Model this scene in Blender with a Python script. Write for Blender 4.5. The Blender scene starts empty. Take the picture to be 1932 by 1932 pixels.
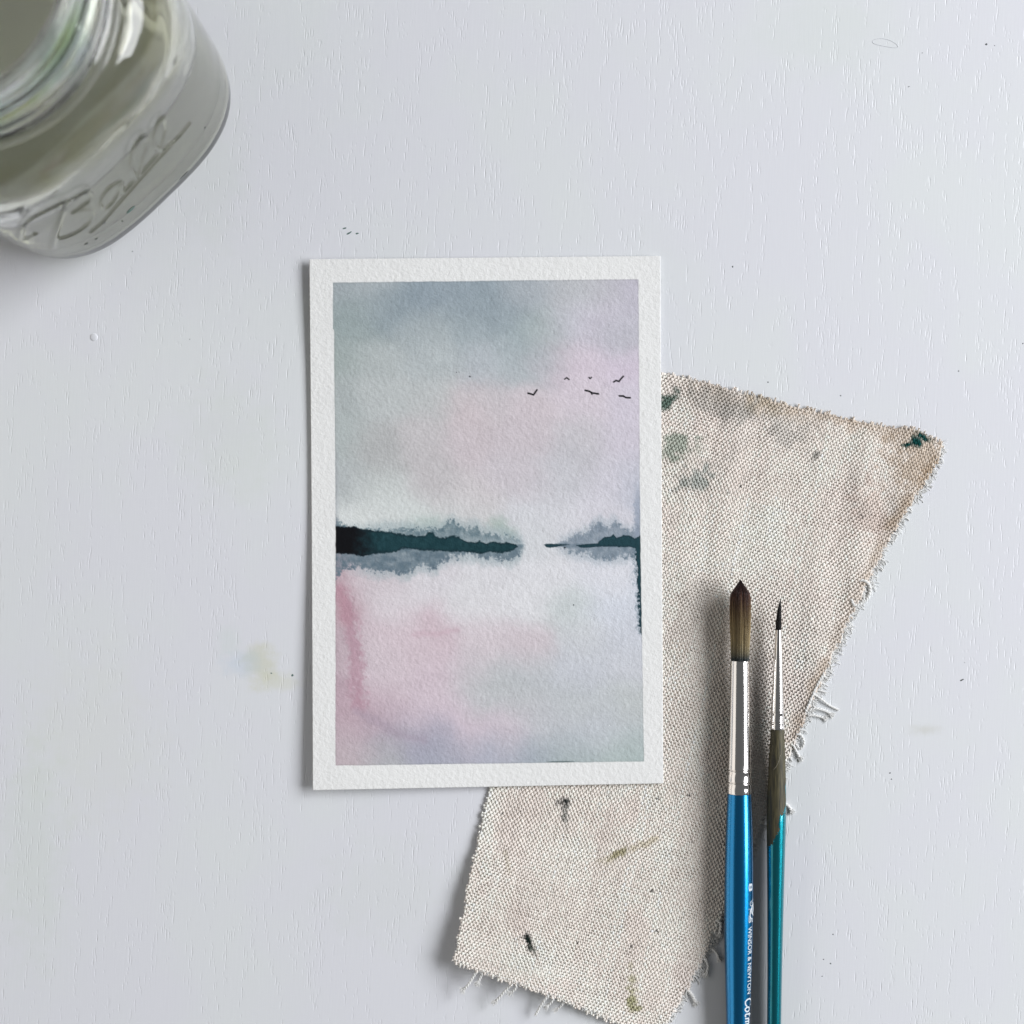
import bpy, bmesh, math, random
import numpy as np
from mathutils import Vector

random.seed(7)
rng = np.random.default_rng(11)
sc = bpy.context.scene
C = sc.collection
MM = 0.001
CAM_H = 500.0                      # camera height above the table, mm
PX = 0.15325                       # mm on the table per reference pixel (1932 px wide frame)

# ------------------------------------------------------------------ camera
cam = bpy.data.cameras.new('camera')
cam.sensor_width = 36.0
cam.lens = 18.0 / (966 * PX / CAM_H)
cam.clip_start = 0.01
cam.clip_end = 20.0
cam.dof.use_dof = True
cam.dof.focus_distance = (CAM_H - 2.0) * MM
cam.dof.aperture_fstop = 10.0
cam_o = bpy.data.objects.new('camera', cam)
cam_o.location = (0, 0, CAM_H * MM)
C.objects.link(cam_o)
sc.camera = cam_o

# ------------------------------------------------------------------ light
world = bpy.data.worlds.new('World')
sc.world = world
world.use_nodes = True
bg = world.node_tree.nodes['Background']
bg.inputs[0].default_value = (0.93, 0.97, 1.0, 1)
bg.inputs[1].default_value = 0.12


def area_light(name, loc, target, sx, sy, power, col):
    l = bpy.data.lights.new(name, 'AREA')
    l.shape = 'RECTANGLE'
    l.size = sx
    l.size_y = sy
    l.energy = power
    l.color = col
    o = bpy.data.objects.new(name, l)
    o.location = loc
    d = Vector(target) - Vector(loc)
    o.rotation_euler = d.to_track_quat('-Z', 'Y').to_euler()
    C.objects.link(o)
    return o


# the wide window on the right, the pale wall opposite it
WA = math.radians(13.0)                                   # the window looks along this azimuth
WD = 1.75
area_light('window_light', (WD * math.cos(WA), WD * math.sin(WA), 1.12), (0, 0, 0.25), 1.9, 0.90, 63.0, (0.945, 0.962, 1.0))
area_light('wall_light', (-1.25, -0.05, 0.52), (0, 0, 0.05), 4.0, 0.86, 9.5, (1.0, 0.955, 0.90))

sc.view_settings.view_transform = 'Standard'
sc.view_settings.look = 'None'
sc.view_settings.exposure = 0.07
sc.view_settings.gamma = 1.0
sc.view_settings.use_curve_mapping = False
sc.cycles.use_denoising = True
sc.cycles.max_bounces = 14
sc.cycles.transmission_bounces = 12
sc.cycles.glossy_bounces = 6
sc.cycles.sample_clamp_indirect = 25.0
sc.cycles.caustics_reflective = False


# ------------------------------------------------------------------ helpers
def W(u, v, z=0.0):
    """reference pixel (1932 grid) on a thing at height z (mm) -> world mm"""
    k = (CAM_H - z) / CAM_H
    return ((u - 966) * PX * k, -(v - 966) * PX * k, z)


def lin(c):
    c = np.asarray(c, dtype=float) / 255.0
    return np.where(c <= 0.04045, c / 12.92, ((c + 0.055) / 1.055) ** 2.4)


def vnoise(x, y, seed=0):
    t = np.random.default_rng(1000 + seed).random((256, 256))
    xi = np.floor(x).astype(int)
    yi = np.floor(y).astype(int)
    fx = x - xi
    fy = y - yi
    fx = fx * fx * fx * (fx * (fx * 6 - 15) + 10)
    fy = fy * fy * fy * (fy * (fy * 6 - 15) + 10)
    a = t[xi % 256, yi % 256]
    b = t[(xi + 1) % 256, yi % 256]
    c = t[xi % 256, (yi + 1) % 256]
    d = t[(xi + 1) % 256, (yi + 1) % 256]
    return (a * (1 - fx) + b * fx) * (1 - fy) + (c * (1 - fx) + d * fx) * fy


def fbm(x, y, octv=4, seed=0, gain=0.5):
    s = np.zeros_like(x, dtype=float)
    a = 1.0
    n = 0.0
    ca, sa = math.cos(0.6), math.sin(0.6)
    for k in range(octv):
        s += a * (vnoise(x, y, seed + k) - 0.5)
        n += a * 0.5
        x, y = (x * ca - y * sa) * 2.03 + 7.1, (x * sa + y * ca) * 2.03 + 3.3
        a *= gain
    return s / n


def sstep(a, b, x):
    t = np.clip((x - a) / (b - a), 0, 1)
    return t * t * (3 - 2 * t)


def seg_dist(x, y, pts):
    """distance from points to a polyline, and the parameter 0..1 along it"""
    best = np.full(x.shape, 1e9)
    par = np.zeros(x.shape)
    n = len(pts) - 1
    for k in range(n):
        ax, ay = pts[k]
        bx, by = pts[k + 1]
        dx, dy = bx - ax, by - ay
        L = dx * dx + dy * dy + 1e-9
        t = np.clip(((x - ax) * dx + (y - ay) * dy) / L, 0, 1)
        d = np.hypot(x - ax - t * dx, y - ay - t * dy)
        m = d < best
        best = np.where(m, d, best)
        par = np.where(m, (k + t) / n, par)
    return best, par


def catmull(pts, sub=6):
    pts = [np.array(p, dtype=float) for p in pts]
    out = []
    n = len(pts)
    for i in range(n - 1):
        p0 = pts[max(i - 1, 0)]
        p1 = pts[i]
        p2 = pts[i + 1]
        p3 = pts[min(i + 2, n - 1)]
        for k in range(sub):
            t = k / sub
            out.append(0.5 * ((2 * p1) + (-p0 + p2) * t + (2 * p0 - 5 * p1 + 4 * p2 - p3) * t * t
                              + (-p0 + 3 * p1 - 3 * p2 + p3) * t ** 3))
    out.append(pts[-1])
    return out


def mesh_object(name, verts, faces, mat, parent=None, smooth=True, col=None):
    """verts in mm"""
    me = bpy.data.meshes.new(name)
    v = np.asarray(verts, dtype=np.float32) * MM
    if isinstance(faces, np.ndarray):
        n, k = faces.shape
        me.vertices.add(len(v))
        me.vertices.foreach_set('co', v.ravel())
        me.loops.add(n * k)
        me.loops.foreach_set('vertex_index', faces.astype(np.int32).ravel())
        me.polygons.add(n)
        me.polygons.foreach_set('loop_start', np.arange(0, n * k, k, dtype=np.int32))
        me.polygons.foreach_set('loop_total', np.full(n, k, dtype=np.int32))
        me.update(calc_edges=True)
    else:
        me.from_pydata([tuple(map(float, p)) for p in v], [], faces)
    me.validate()
    if smooth:
        me.polygons.foreach_set('use_smooth', np.ones(len(me.polygons), dtype=bool))
    if col is not None:
        a = me.color_attributes.new('pigment', 'FLOAT_COLOR', 'POINT')
        c4 = np.ones((len(v), 4), dtype=np.float32)
        c4[:, :3] = col
        a.data.foreach_set('color', c4.ravel())
    me.materials.append(mat)
    me.update()
    o = bpy.data.objects.new(name, me)
    C.objects.link(o)
    if parent is not None:
        o.parent = parent
    return o


def thing(name, label, cat, loc=(0, 0, 0), rot=(0, 0, 0)):
    o = bpy.data.objects.new(name, None)
    o.empty_display_size = 0.01
    o.location = [c * MM for c in loc]
    o.rotation_euler = rot
    o['label'] = label
    o['category'] = cat
    C.objects.link(o)
    return o


def tag(o, label, cat):
    o['label'] = label
    o['category'] = cat
    return o


def lathe(prof, n=48, axis='z', cap=True):
    """prof: list of (d, r) ; returns verts/faces around z (d=z) or the brush axis (-y)"""
    v, f = [], []
    for d, r in prof:
        for k in range(n):
            a = 2 * math.pi * k / n
            if axis == 'z':
                v.append((r * math.cos(a), r * math.sin(a), d))
            else:
                v.append((r * math.sin(a), -d, r * math.cos(a)))
    m = len(prof)
    for i in range(m - 1):
        for k in range(n):
            k2 = (k + 1) % n
            f.append((i * n + k, i * n + k2, (i + 1) * n + k2, (i + 1) * n + k))
    if cap:
        f.append(tuple(range(n)))
        f.append(tuple((m - 1) * n + k for k in range(n)))
    return v, f


def tube_arrays(P, rad, ns=4, flat=1.0, up=(0, 0, 1)):
    """P (n,3) mm, rad (n,) -> verts, quad faces ; cross-section squashed by `flat` along up"""
    P = np.asarray(P, float)
    n = len(P)
    T = np.gradient(P, axis=0)
    T /= np.linalg.norm(T, axis=1)[:, None] + 1e-9
    U = np.tile(np.array(up, float), (n, 1))
    S = np.cross(T, U)
    ln = np.linalg.norm(S, axis=1)[:, None]
    S = np.where(ln < 1e-3, np.array([1.0, 0, 0]), S / (ln + 1e-9))
    N = np.cross(S, T)
    rad = np.broadcast_to(np.asarray(rad, float), (n,))
    V = np.zeros((n, ns, 3))
    for k in range(ns):
        a = 2 * math.pi * (k + 0.5) / ns
        V[:, k, :] = P + (S * math.cos(a) + N * math.sin(a) * flat) * rad[:, None]
    i = np.arange(n - 1)[:, None] * ns
    k = np.arange(ns)[None, :]
    k2 = (k + 1) % ns
    F = np.stack([i + k, i + k2, i + ns + k2, i + ns + k], axis=-1).reshape(-1, 4)
    return V.reshape(-1, 3), F


class Pool:
    """collects tubes that belong to one part"""

    def __init__(self):
        self.v, self.f, self.c, self.n = [], [], [], 0

    def add(self, V, F, col):
        self.v.append(V)
        self.f.append(F + self.n)
        self.c.append(np.broadcast_to(np.asarray(col, float), (len(V), 3)))
        self.n += len(V)

    def build(self, name, mat, parent=None):
        return mesh_object(name, np.concatenate(self.v), np.concatenate(self.f), mat, parent, True,
                           np.concatenate(self.c))


# ------------------------------------------------------------------ materials
class NT:
    def __init__(self, name):
        self.m = bpy.data.materials.new(name)
        self.m.use_nodes = True
        self.t = self.m.node_tree
        self.b = self.t.nodes['Principled BSDF']

    def n(self, typ, **kw):
        nd = self.t.nodes.new(typ)
        for k, v in kw.items():
            if k.startswith('i_'):
                nd.inputs[k[2:].replace('_', ' ')].default_value = v
            else:
                setattr(nd, k, v)
        return nd

    def l(self, a, b):
        self.t.links.new(a, b)

    def math(self, op, a, b=None, c=None, clamp=False):
        nd = self.n('ShaderNodeMath', operation=op, use_clamp=clamp)
        for k, s in enumerate((a, b, c)):
            if s is None:
                continue
            if isinstance(s, (int, float)):
                nd.inputs[k].default_value = s
            else:
                self.l(s, nd.inputs[k])
        return nd.outputs[0]

    def mix(self, fac, a, b, blend='MIX'):
        nd = self.n('ShaderNodeMix', data_type='RGBA', blend_type=blend)
        for s, i in ((fac, 0), (a, 6), (b, 7)):
            if isinstance(s, (int, float)):
                nd.inputs[i].default_value = s
            elif isinstance(s, tuple):
                nd.inputs[i].default_value = (*s, 1)
            else:
                self.l(s, nd.inputs[i])
        return nd.outputs[2]

    def ramp(self, x, p0, p1):
        nd = self.n('ShaderNodeMapRange', interpolation_type='SMOOTHSTEP')
        self.l(x, nd.inputs[0])
        nd.inputs[1].default_value = p0
        nd.inputs[2].default_value = p1
        return nd.outputs[0]

    def setp(self, **kw):
        for k, v in kw.items():
            self.b.inputs[k.replace('_', ' ')].default_value = v


def mat_table():
    t = NT('white_painted_wood')
    g = t.n('ShaderNodeNewGeometry')
    mp = t.n('ShaderNodeMapping', vector_type='POINT')      # metres -> millimetres, grain tilted a little
    mp.inputs['Scale'].default_value = (1000, 1000, 1000)
    mp.inputs['Rotation'].default_value = (0, 0, math.radians(3))
    t.l(g.outputs['Position'], mp.inputs['Vector'])
    P = mp.outputs['Vector']
    # growth rings : warped, long along y
    rs = t.n('ShaderNodeMapping')
    rs.inputs['Scale'].default_value = (1 / 26.0, 1 / 150.0, 1)
    t.l(P, rs.inputs['Vector'])
    rn = t.n('ShaderNodeTexNoise', i_Scale=1.0, i_Detail=2.0)
    t.l(rs.outputs[0], rn.inputs['Vector'])
    ring = t.math('FRACT', t.math('MULTIPLY', rn.outputs['Fac'], 17.0))
    band = t.ramp(t.math('ABSOLUTE', t.math('SUBTRACT', ring, 0.5)), 0.10, 0.46)

    def pores(sx, sy, seed, thr, w):
        m2 = t.n('ShaderNodeMapping')
        m2.inputs['Scale'].default_value = (1 / sx, 1 / sy, 1)
        m2.inputs['Location'].default_value = (seed, seed * 1.7, 0)
        t.l(P, m2.inputs['Vector'])
        vo = t.n('ShaderNodeTexVoronoi', voronoi_dimensions='2D', i_Scale=1.0)
        t.l(m2.outputs[0], vo.inputs['Vector'])
        core = t.math('SUBTRACT', 1.0, t.ramp(vo.outputs['Distance'], w * 0.25, w))
        sp = t.n('ShaderNodeSeparateColor')
        t.l(vo.outputs['Color'], sp.inputs[0])
        lim = t.math('SUBTRACT', thr, t.math('MULTIPLY', band, 0.62))
        on = t.ramp(t.math('SUBTRACT', sp.outputs[0], lim), 0.0, 0.25)
        return t.math('MULTIPLY', core, on)
    p1 = pores(0.75, 5.5, 3.1, 1.08, 0.30)
    p2 = pores(0.65, 9.5, 9.7, 1.10, 0.27)
    p3 = pores(0.95, 2.6, 17.3, 1.09, 0.27)
    dents = t.math('ADD', t.math('ADD', p1, p2), t.math('MULTIPLY', p3, 0.7))
    fine = t.n('ShaderNodeTexNoise', i_Scale=1.1, i_Detail=2.0)
    fm = t.n('ShaderNodeMapping')
    fm.inputs['Scale'].default_value = (1.5, 0.10, 1)
    t.l(P, fm.inputs['Vector'])
    t.l(fm.outputs[0], fine.inputs['Vector'])
    hgt = t.math('ADD', t.math('MULTIPLY', dents, 0.85), t.math('MULTIPLY', fine.outputs['Fac'], 0.30))
    bp = t.n('ShaderNodeBump', i_Strength=1.0, i_Distance=0.00005, invert=True)
    t.l(hgt, bp.inputs['Height'])
    t.l(bp.outputs[0], t.b.inputs['Normal'])
    # colour : off white, uneven lilac / green cast, old faint stains
    cn = t.n('ShaderNodeTexNoise', i_Scale=0.016, i_Detail=3.0, i_Roughness=0.6)
    t.l(P, cn.inputs['Vector'])
    col = t.mix(t.ramp(cn.outputs['Fac'], 0.38, 0.64), (0.768, 0.772, 0.808), (0.770, 0.790, 0.796))
    en = t.n('ShaderNodeTexNoise', i_Scale=0.16, i_Detail=4.0, i_Roughness=0.65)
    t.l(P, en.inputs['Vector'])

    def stain(u, v, rx, ry, c, amt):
        nonlocal col
        x, y, _ = W(u, v)
        sm = t.n('ShaderNodeMapping', vector_type='POINT')
        sm.inputs['Scale'].default_value = (1000 / rx, 1000 / ry, 0)
        sm.inputs['Location'].default_value = (-x / rx, -y / ry, 0)
        t.l(g.outputs['Position'], sm.inputs['Vector'])
        ln = t.n('ShaderNodeVectorMath', operation='LENGTH')
        t.l(sm.outputs[0], ln.inputs[0])
        d = t.math('ADD', ln.outputs['Value'], t.math('MULTIPLY', t.math('SUBTRACT', en.outputs['Fac'], 0.5), 1.9))
        k = t.math('MULTIPLY', t.math('SUBTRACT', 1.0, t.ramp(d, 0.2, 1.15)), amt)
        col = t.mix(k, col, c)
    stain(492, 1252, 6, 7, (0.60, 0.60, 0.36), 0.42)
    stain(512, 1285, 9, 4, (0.66, 0.66, 0.46), 0.32)
    stain(458, 1255, 7, 5, (0.52, 0.64, 0.76), 0.30)
    stain(432, 1210, 5, 5, (0.62, 0.72, 0.66), 0.25)
    stain(430, 830, 16, 22, (0.66, 0.72, 0.62), 0.20)
    stain(180, 1390, 24, 30, (0.72, 0.74, 0.62), 0.16)
    stain(60, 1600, 12, 40, (0.62, 0.70, 0.58), 0.20)
    stain(400, 330, 14, 26, (0.64, 0.70, 0.62), 0.16)
    stain(1744, 1376, 5, 2.2, (0.55, 0.54, 0.44), 0.32)
    stain(735, 1690, 26, 18, (0.68, 0.73, 0.66), 0.18)
    stain(1560, 60, 22, 14, (0.66, 0.73, 0.66), 0.14)
    t.l(col, t.b.inputs['Base Color'])
    t.setp(Roughness=0.36)
    t.b.inputs['Specular IOR Level'].default_value = 0.4
    return t.m


def mat_paper():
    t = NT('watercolour_paper')
    a = t.n('ShaderNodeVertexColor', layer_name='pigment')
    t.l(a.outputs['Color'], t.b.inputs['Base Color'])
    g = t.n('ShaderNodeNewGeometry')
    n1 = t.n('ShaderNodeTexNoise', i_Scale=950.0, i_Detail=4.0, i_Roughness=0.62)
    t.l(g.outputs['Position'], n1.inputs['Vector'])
    bp = t.n('ShaderNodeBump', i_Strength=1.0, i_Distance=0.00021)
    t.l(n1.outputs['Fac'], bp.inputs['Height'])
    t.l(bp.outputs[0], t.b.inputs['Normal'])
    t.setp(Roughness=0.88)
    t.b.inputs['Specular IOR Level'].default_value = 0.2
    return t.m


def mat_cotton(name, rough=0.95, relief=0.35):
    t = NT(name)
    a = t.n('ShaderNodeVertexColor', layer_name='pigment')
    t.l(a.outputs['Color'], t.b.inputs['Base Color'])
    g = t.n('ShaderNodeNewGeometry')
    n1 = t.n('ShaderNodeTexNoise', i_Scale=5200.0, i_Detail=2.0)
    t.l(g.outputs['Position'], n1.inputs['Vector'])
    bp = t.n('ShaderNodeBump', i_Strength=relief, i_Distance=0.00008)
    t.l(n1.outputs['Fac'], bp.inputs['Height'])
    t.l(bp.outputs[0], t.b.inputs['Normal'])
    t.setp(Roughness=rough)
    t.b.inputs['Specular IOR Level'].default_value = 0.1
    return t.m


def mat_bristle():
    t = NT('bristle_hair')
    a = t.n('ShaderNodeVertexColor', layer_name='pigment')
    t.l(a.outputs['Color'], t.b.inputs['Base Color'])
    t.setp(Roughness=0.42)
    return t.m


def mat_chrome():
    t = NT('nickel_plate')
    tc = t.n('ShaderNodeTexCoord')
    mp = t.n('ShaderNodeMapping')
    mp.inputs['Scale'].default_value = (900, 60, 900)
    t.l(tc.outputs['Object'], mp.inputs['Vector'])
    n1 = t.n('ShaderNodeTexNoise', i_Scale=1.0, i_Detail=3.0)
    t.l(mp.outputs[0], n1.inputs['Vector'])
    r = t.n('ShaderNodeMapRange')
    r.inputs[3].default_value = 0.07
    r.inputs[4].default_value = 0.2
    t.l(n1.outputs['Fac'], r.inputs[0])
    t.l(r.outputs[0], t.b.inputs['Roughness'])
    bp = t.n('ShaderNodeBump', i_Strength=0.25, i_Distance=0.00003)
    t.l(n1.outputs['Fac'], bp.inputs['Height'])
    t.l(bp.outputs[0], t.b.inputs['Normal'])
    t.setp(Metallic=1.0)
    t.b.inputs['Base Color'].default_value = (0.86, 0.83, 0.80, 1)
    return t.m


def mat_blue():
    t = NT('blue_pearl_lacquer')
    tc = t.n('ShaderNodeTexCoord')
    n1 = t.n('ShaderNodeTexNoise', i_Scale=9000.0, i_Detail=1.0)
    t.l(tc.outputs['Object'], n1.inputs['Vector'])
    col = t.mix(n1.outputs['Fac'], (0.003, 0.17, 0.44), (0.004, 0.27, 0.56))
    t.l(col, t.b.inputs['Base Color'])
    t.setp(Metallic=0.95, Roughness=0.27)
    t.b.inputs['Coat Weight'].default_value = 0.7
    t.b.inputs['Coat Roughness'].default_value = 0.12
    return t.m


def mat_teal():
    """teal pearl lacquer, peeled off the upper handle down to olive-brown bare wood"""
    t = NT('peeling_teal_lacquer')
    tc = t.n('ShaderNodeTexCoord')
    sx = t.n('ShaderNodeSeparateXYZ')
    t.l(tc.outputs['Object'], sx.inputs[0])
    X, Y, Z = sx.outputs
    n1 = t.n('ShaderNodeTexNoise', i_Scale=420.0, i_Detail=4.0, i_Roughness=0.6)
    mpn = t.n('ShaderNodeMapping')
    mpn.inputs['Scale'].default_value = (1.0, 0.45, 1.0)
    t.l(tc.outputs['Object'], mpn.inputs['Vector'])
    t.l(mpn.outputs[0], n1.inputs['Vector'])
    # edge of the bare patch: runs down further on the left flank
    e = t.math('ADD', t.math('MULTIPLY', X, 2.3), t.math('MULTIPLY', t.math('SUBTRACT', n1.outputs['Fac'], 0.5), 0.016))
    k = t.ramp(t.math('SUBTRACT', t.math('MULTIPLY', t.math('ADD', Y, 0.0655), -1.0), t.math('MULTIPLY', e, -1.0)), -0.00015, 0.00015)
    edge_r = t.ramp(t.math('ADD', X, t.math('MULTIPLY', t.math('SUBTRACT', n1.outputs['Fac'], 0.5), 0.0012)), 0.00235, 0.0026)
    paint = t.math('MAXIMUM', k, edge_r)
    gm = t.n('ShaderNodeMapping')
    gm.inputs['Scale'].default_value = (2600, 160, 2600)
    t.l(tc.outputs['Object'], gm.inputs['Vector'])
    gr = t.n('ShaderNodeTexNoise', i_Scale=1.0, i_Detail=4.0)
    t.l(gm.outputs[0], gr.inputs['Vector'])
    wood = t.mix(t.ramp(gr.outputs['Fac'], 0.3, 0.72), (0.022, 0.020, 0.010), (0.105, 0.09, 0.042))
    col = t.mix(paint, wood, (0.002, 0.21, 0.26))
    t.l(col, t.b.inputs['Base Color'])
    t.l(t.math('MULTIPLY', paint, 0.85), t.b.inputs['Metallic'])
    t.l(t.math('MULTIPLY', paint, 0.7), t.b.inputs['Coat Weight'])
    rr = t.n('ShaderNodeMapRange')
    rr.inputs[3].default_value = 0.6
    rr.inputs[4].default_value = 0.27
    t.l(paint, rr.inputs[0])
    t.l(rr.outputs[0], t.b.inputs['Roughness'])
    bp = t.n('ShaderNodeBump', i_Strength=1.0, i_Distance=0.00012)
    t.l(t.math('ADD', paint, t.math('MULTIPLY', gr.outputs['Fac'], 0.35)), bp.inputs['Height'])
    t.l(bp.outputs[0], t.b.inputs['Normal'])
    return t.m


def mat_plain(name, col, rough=0.6, **kw):
    t = NT(name)
    n1 = t.n('ShaderNodeTexNoise', i_Scale=2500.0, i_Detail=3.0)
    tc = t.n('ShaderNodeTexCoord')
    t.l(tc.outputs['Object'], n1.inputs['Vector'])
    t.l(t.mix(n1.outputs['Fac'], tuple(c * 0.8 for c in col), tuple(min(1, c * 1.15) for c in col)),
        t.b.inputs['Base Color'])
    t.setp(Roughness=rough, **kw)
    return t.m


def mat_glass():
    t = NT('pressed_glass')
    a = t.n('ShaderNodeVertexColor', layer_name='pigment')
    t.l(a.outputs['Color'], t.b.inputs['Base Color'])
    t.setp(Roughness=0.015, IOR=1.5)
    t.b.inputs['Transmission Weight'].default_value = 1.0
    tc = t.n('ShaderNodeTexCoord')
    n1 = t.n('ShaderNodeTexNoise', i_Scale=90.0, i_Detail=2.0)
    t.l(tc.outputs['Object'], n1.inputs['Vector'])
    bp = t.n('ShaderNodeBump', i_Strength=0.15, i_Distance=0.0010)
    t.l(n1.outputs['Fac'], bp.inputs['Height'])
    t.l(bp.outputs[0], t.b.inputs['Normal'])
    return t.m


def mat_water():
    t = NT('murky_rinse_water')
    tc = t.n('ShaderNodeTexCoord')
    n1 = t.n('ShaderNodeTexNoise', i_Scale=28.0, i_Detail=3.0)
    t.l(tc.outputs['Object'], n1.inputs['Vector'])
    t.l(t.mix(n1.outputs['Fac'], (0.82, 0.83, 0.67), (0.92, 0.92, 0.82)), t.b.inputs['Base Color'])
    t.setp(Roughness=0.03, IOR=1.33)
    t.b.inputs['Transmission Weight'].default_value = 0.78
    return t.m


M_TABLE = mat_table()
M_PAPER = mat_paper()
M_CLOTH = mat_cotton('canvas_yarn')
M_FIBRE = mat_cotton('loose_cotton_fibre', 0.95, 0.05)
_ft = M_FIBRE.node_tree                                  # soft cotton lets some light through
_tr = _ft.nodes.new('ShaderNodeBsdfTranslucent')
_mx = _ft.nodes.new('ShaderNodeMixShader')
_mx.inputs[0].default_value = 0.3
_vc = [n_ for n_ in _ft.nodes if n_.type == 'VERTEX_COLOR'][0]
_ft.links.new(_vc.outputs['Color'], _tr.inputs['Color'])
_ft.links.new(_ft.nodes['Principled BSDF'].outputs[0], _mx.inputs[1])
_ft.links.new(_tr.outputs[0], _mx.inputs[2])
_ft.links.new(_mx.outputs[0], [n_ for n_ in _ft.nodes if n_.type == 'OUTPUT_MATERIAL'][0].inputs['Surface'])
M_HAIR = mat_bristle()
M_CHROME = mat_chrome()
M_BLUE = mat_blue()
M_TEAL = mat_teal()
M_SILVER = mat_plain('pale_print', (0.66, 0.72, 0.76), 0.45)
M_GLASS = mat_glass()
M_WATER = mat_water()
M_FLECK = mat_plain('dried_dark_paint', (0.07, 0.08, 0.08), 0.6)
M_TEALFLECK = mat_plain('dried_green_paint', (0.10, 0.17, 0.15), 0.6)
M_DROP = mat_plain('clear_drop', (0.76, 0.77, 0.80), 0.35)

# ------------------------------------------------------------------ table
bm = bmesh.new()
bmesh.ops.create_cube(bm, size=1.0)
bmesh.ops.scale(bm, vec=(0.9, 0.9, 0.025), verts=bm.verts)
bmesh.ops.translate(bm, vec=(0, 0, -0.0125), verts=bm.verts)
bmesh.ops.bevel(bm, geom=[e for e in bm.edges], offset=0.002, segments=2, affect='EDGES')
me = bpy.data.meshes.new('table')
bm.to_mesh(me)
bm.free()
me.materials.append(M_TABLE)
table = bpy.data.objects.new('table', me)
table['kind'] = 'structure'
C.objects.link(table)


# flecks of dried paint and grit on the table, a dried drip outline
def flecks(name, spots, mat):
    V, F = [], []
    for (u, v, a, b, ang) in spots:
        x, y, _ = W(u, v)
        n = 9
        base = len(V)
        V.append((x, y, 0.12))
        for k in range(n):
            t_ = 2 * math.pi * k / n
            j = random.uniform(0.7, 1.25)
            px, py = a * j * math.cos(t_), b * j * math.sin(t_)
            ca, sa = math.cos(ang), math.sin(ang)
            V.append((x + px * ca - py * sa, y + px * sa + py * ca, 0.0))
        for k in range(n):
            F.append((base, base + 1 + k, base + 1 + (k + 1) % n))
    o = mesh_object(name, V, F, mat, table)
    o['kind'] = 'stuff'
    return o


dark = [(1861, 83.6, .42, .35, .4), (1876.6, 86, .16, .14, 0), (1740, 100, .16, .14, 0), (1714.6, 163.6, .35, .12, .4),
        (1449, 721, .25, .2, 0), (1586, 746.5, .22, .18, 0), (1808.7, 700, .22, .2, 0), (1815, 1283, .6, .22, .5),
        (1679, 1458.6, .26, .22, 0), (1682, 1470, .24, .2, 0), (1571.5, 1763, .2, .18, 0), (1554, 1810, .24, .2, 0),
        (1567, 1818, .24, .2, 0), (1551, 1842, .18, .16, 0), (600, 1248, .3, .22, .3), (1382, 503, .2, .3, 0),
        (1930, 648, .2, .25, 0), (861, 702 - 60, .15, .15, 0), (1820, 1283 - 33, .12, .1, 0), (358, 640, .14, .12, 0),
        (250, 474, .18, .14, 0)]
flecks('grit', dark, M_FLECK)
flecks('dried_paint', [(650, 430.5, .65, .22, .25), (659, 439.5, .8, .25, .5), (674, 440.5, .55, .2, .2),
                       (552, 1274, .4, .3, 0), (512, 1270, .25, .2, 0)], M_TEALFLECK)
ring = []
for k in range(29):
    a = 2 * math.pi * k / 28
    x, y, _ = W(1670 + 24 * math.cos(a), 82 + 7 * math.sin(a) + 4.5 * math.cos(a) + 1.5 * math.cos(2 * a))
    ring.append((x, y, 0.02))
V, F = tube_arrays(ring, 0.09, 4, 0.6)
mesh_object('dried_drip_outline', V, F, mat_plain('drip_mark', (0.66, 0.68, 0.70), 0.5), table)
v, f = [], []
x0, y0, _ = W(177, 636)
for i in range(7):
    ph = i / 6 * math.pi / 2
    for k in range(24):
        a = 2 * math.pi * k / 24
        r = 1.12 * math.cos(ph) if i < 6 else 0.02
        v.append((x0 + r * math.cos(a), y0 + 1.05 * r * math.sin(a), 0.24 * math.sin(ph)))
for i in range(6):
    for k in range(24):
        f.append((i * 24 + k, i * 24 + (k + 1) % 24, (i + 1) * 24 + (k + 1) % 24, (i + 1) * 24 + k))
tag(mesh_object('paint_drop', v, f, M_DROP), 'tiny round white paint drop on the tabletop below the glass jar', 'drop')

# ------------------------------------------------------------------ canvas scrap (woven yarn by yarn)
POLY = [(1093, 665), (1251, 704), (1400, 742), (1600, 792), (1700, 812), (1722, 808), (1778, 838), (1772, 862),
        (1742, 912), (1690, 995), (1640, 1090), (1590, 1195), (1540, 1302), (1512, 1368), (1478, 1445), (1440, 1540),
        (1408, 1622), (1376, 1700), (1352, 1745), (1332, 1800), (1300, 1858), (1272, 1905), (1225, 1990), (1166, 1931),
        (1028.7, 1873), (923, 1838.6), (856, 1813), (886, 1658.5), (923, 1487), (1010, 1080)]


def cloth_z(u, v):
    """height of the cloth's middle layer, mm"""
    u = np.asarray(u, float)
    v = np.asarray(v, float)
    lift = sstep(1480, 1815, v) * sstep(1160, 860, u) * 3.6
    lift += sstep(1700, 1950, v) * sstep(1320, 1000, u) * 1.6
    wav = 0.5 + 0.5 * np.sin((u * 0.9 + v * 0.35) / 85.0)
    fold = 0.5 + 0.5 * np.sin(u / 13.5 + 0.9 * np.sin(v / 120.0) + v / 160.0)
    fold = fold * (0.6 + 0.4 * np.sin(u / 47.0 + v / 210.0))
    return 0.50 + lift + 0.22 * wav * sstep(1480, 1600, v) + 0.42 * fold * sstep(1262, 1330, u) * sstep(1500, 1250, v)


def in_poly(x, y):
    inside = np.zeros(x.shape, bool)
    n = len(POLY)
    j = n - 1
    for i in range(n):
        xi, yi = POLY[i]
        xj, yj = POLY[j]
        c = ((yi > y) != (yj > y)) & (x < (xj - xi) * (y - yi) / (yj - yi + 1e-12) + xi)
        inside ^= c
        j = i
    return inside


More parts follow.
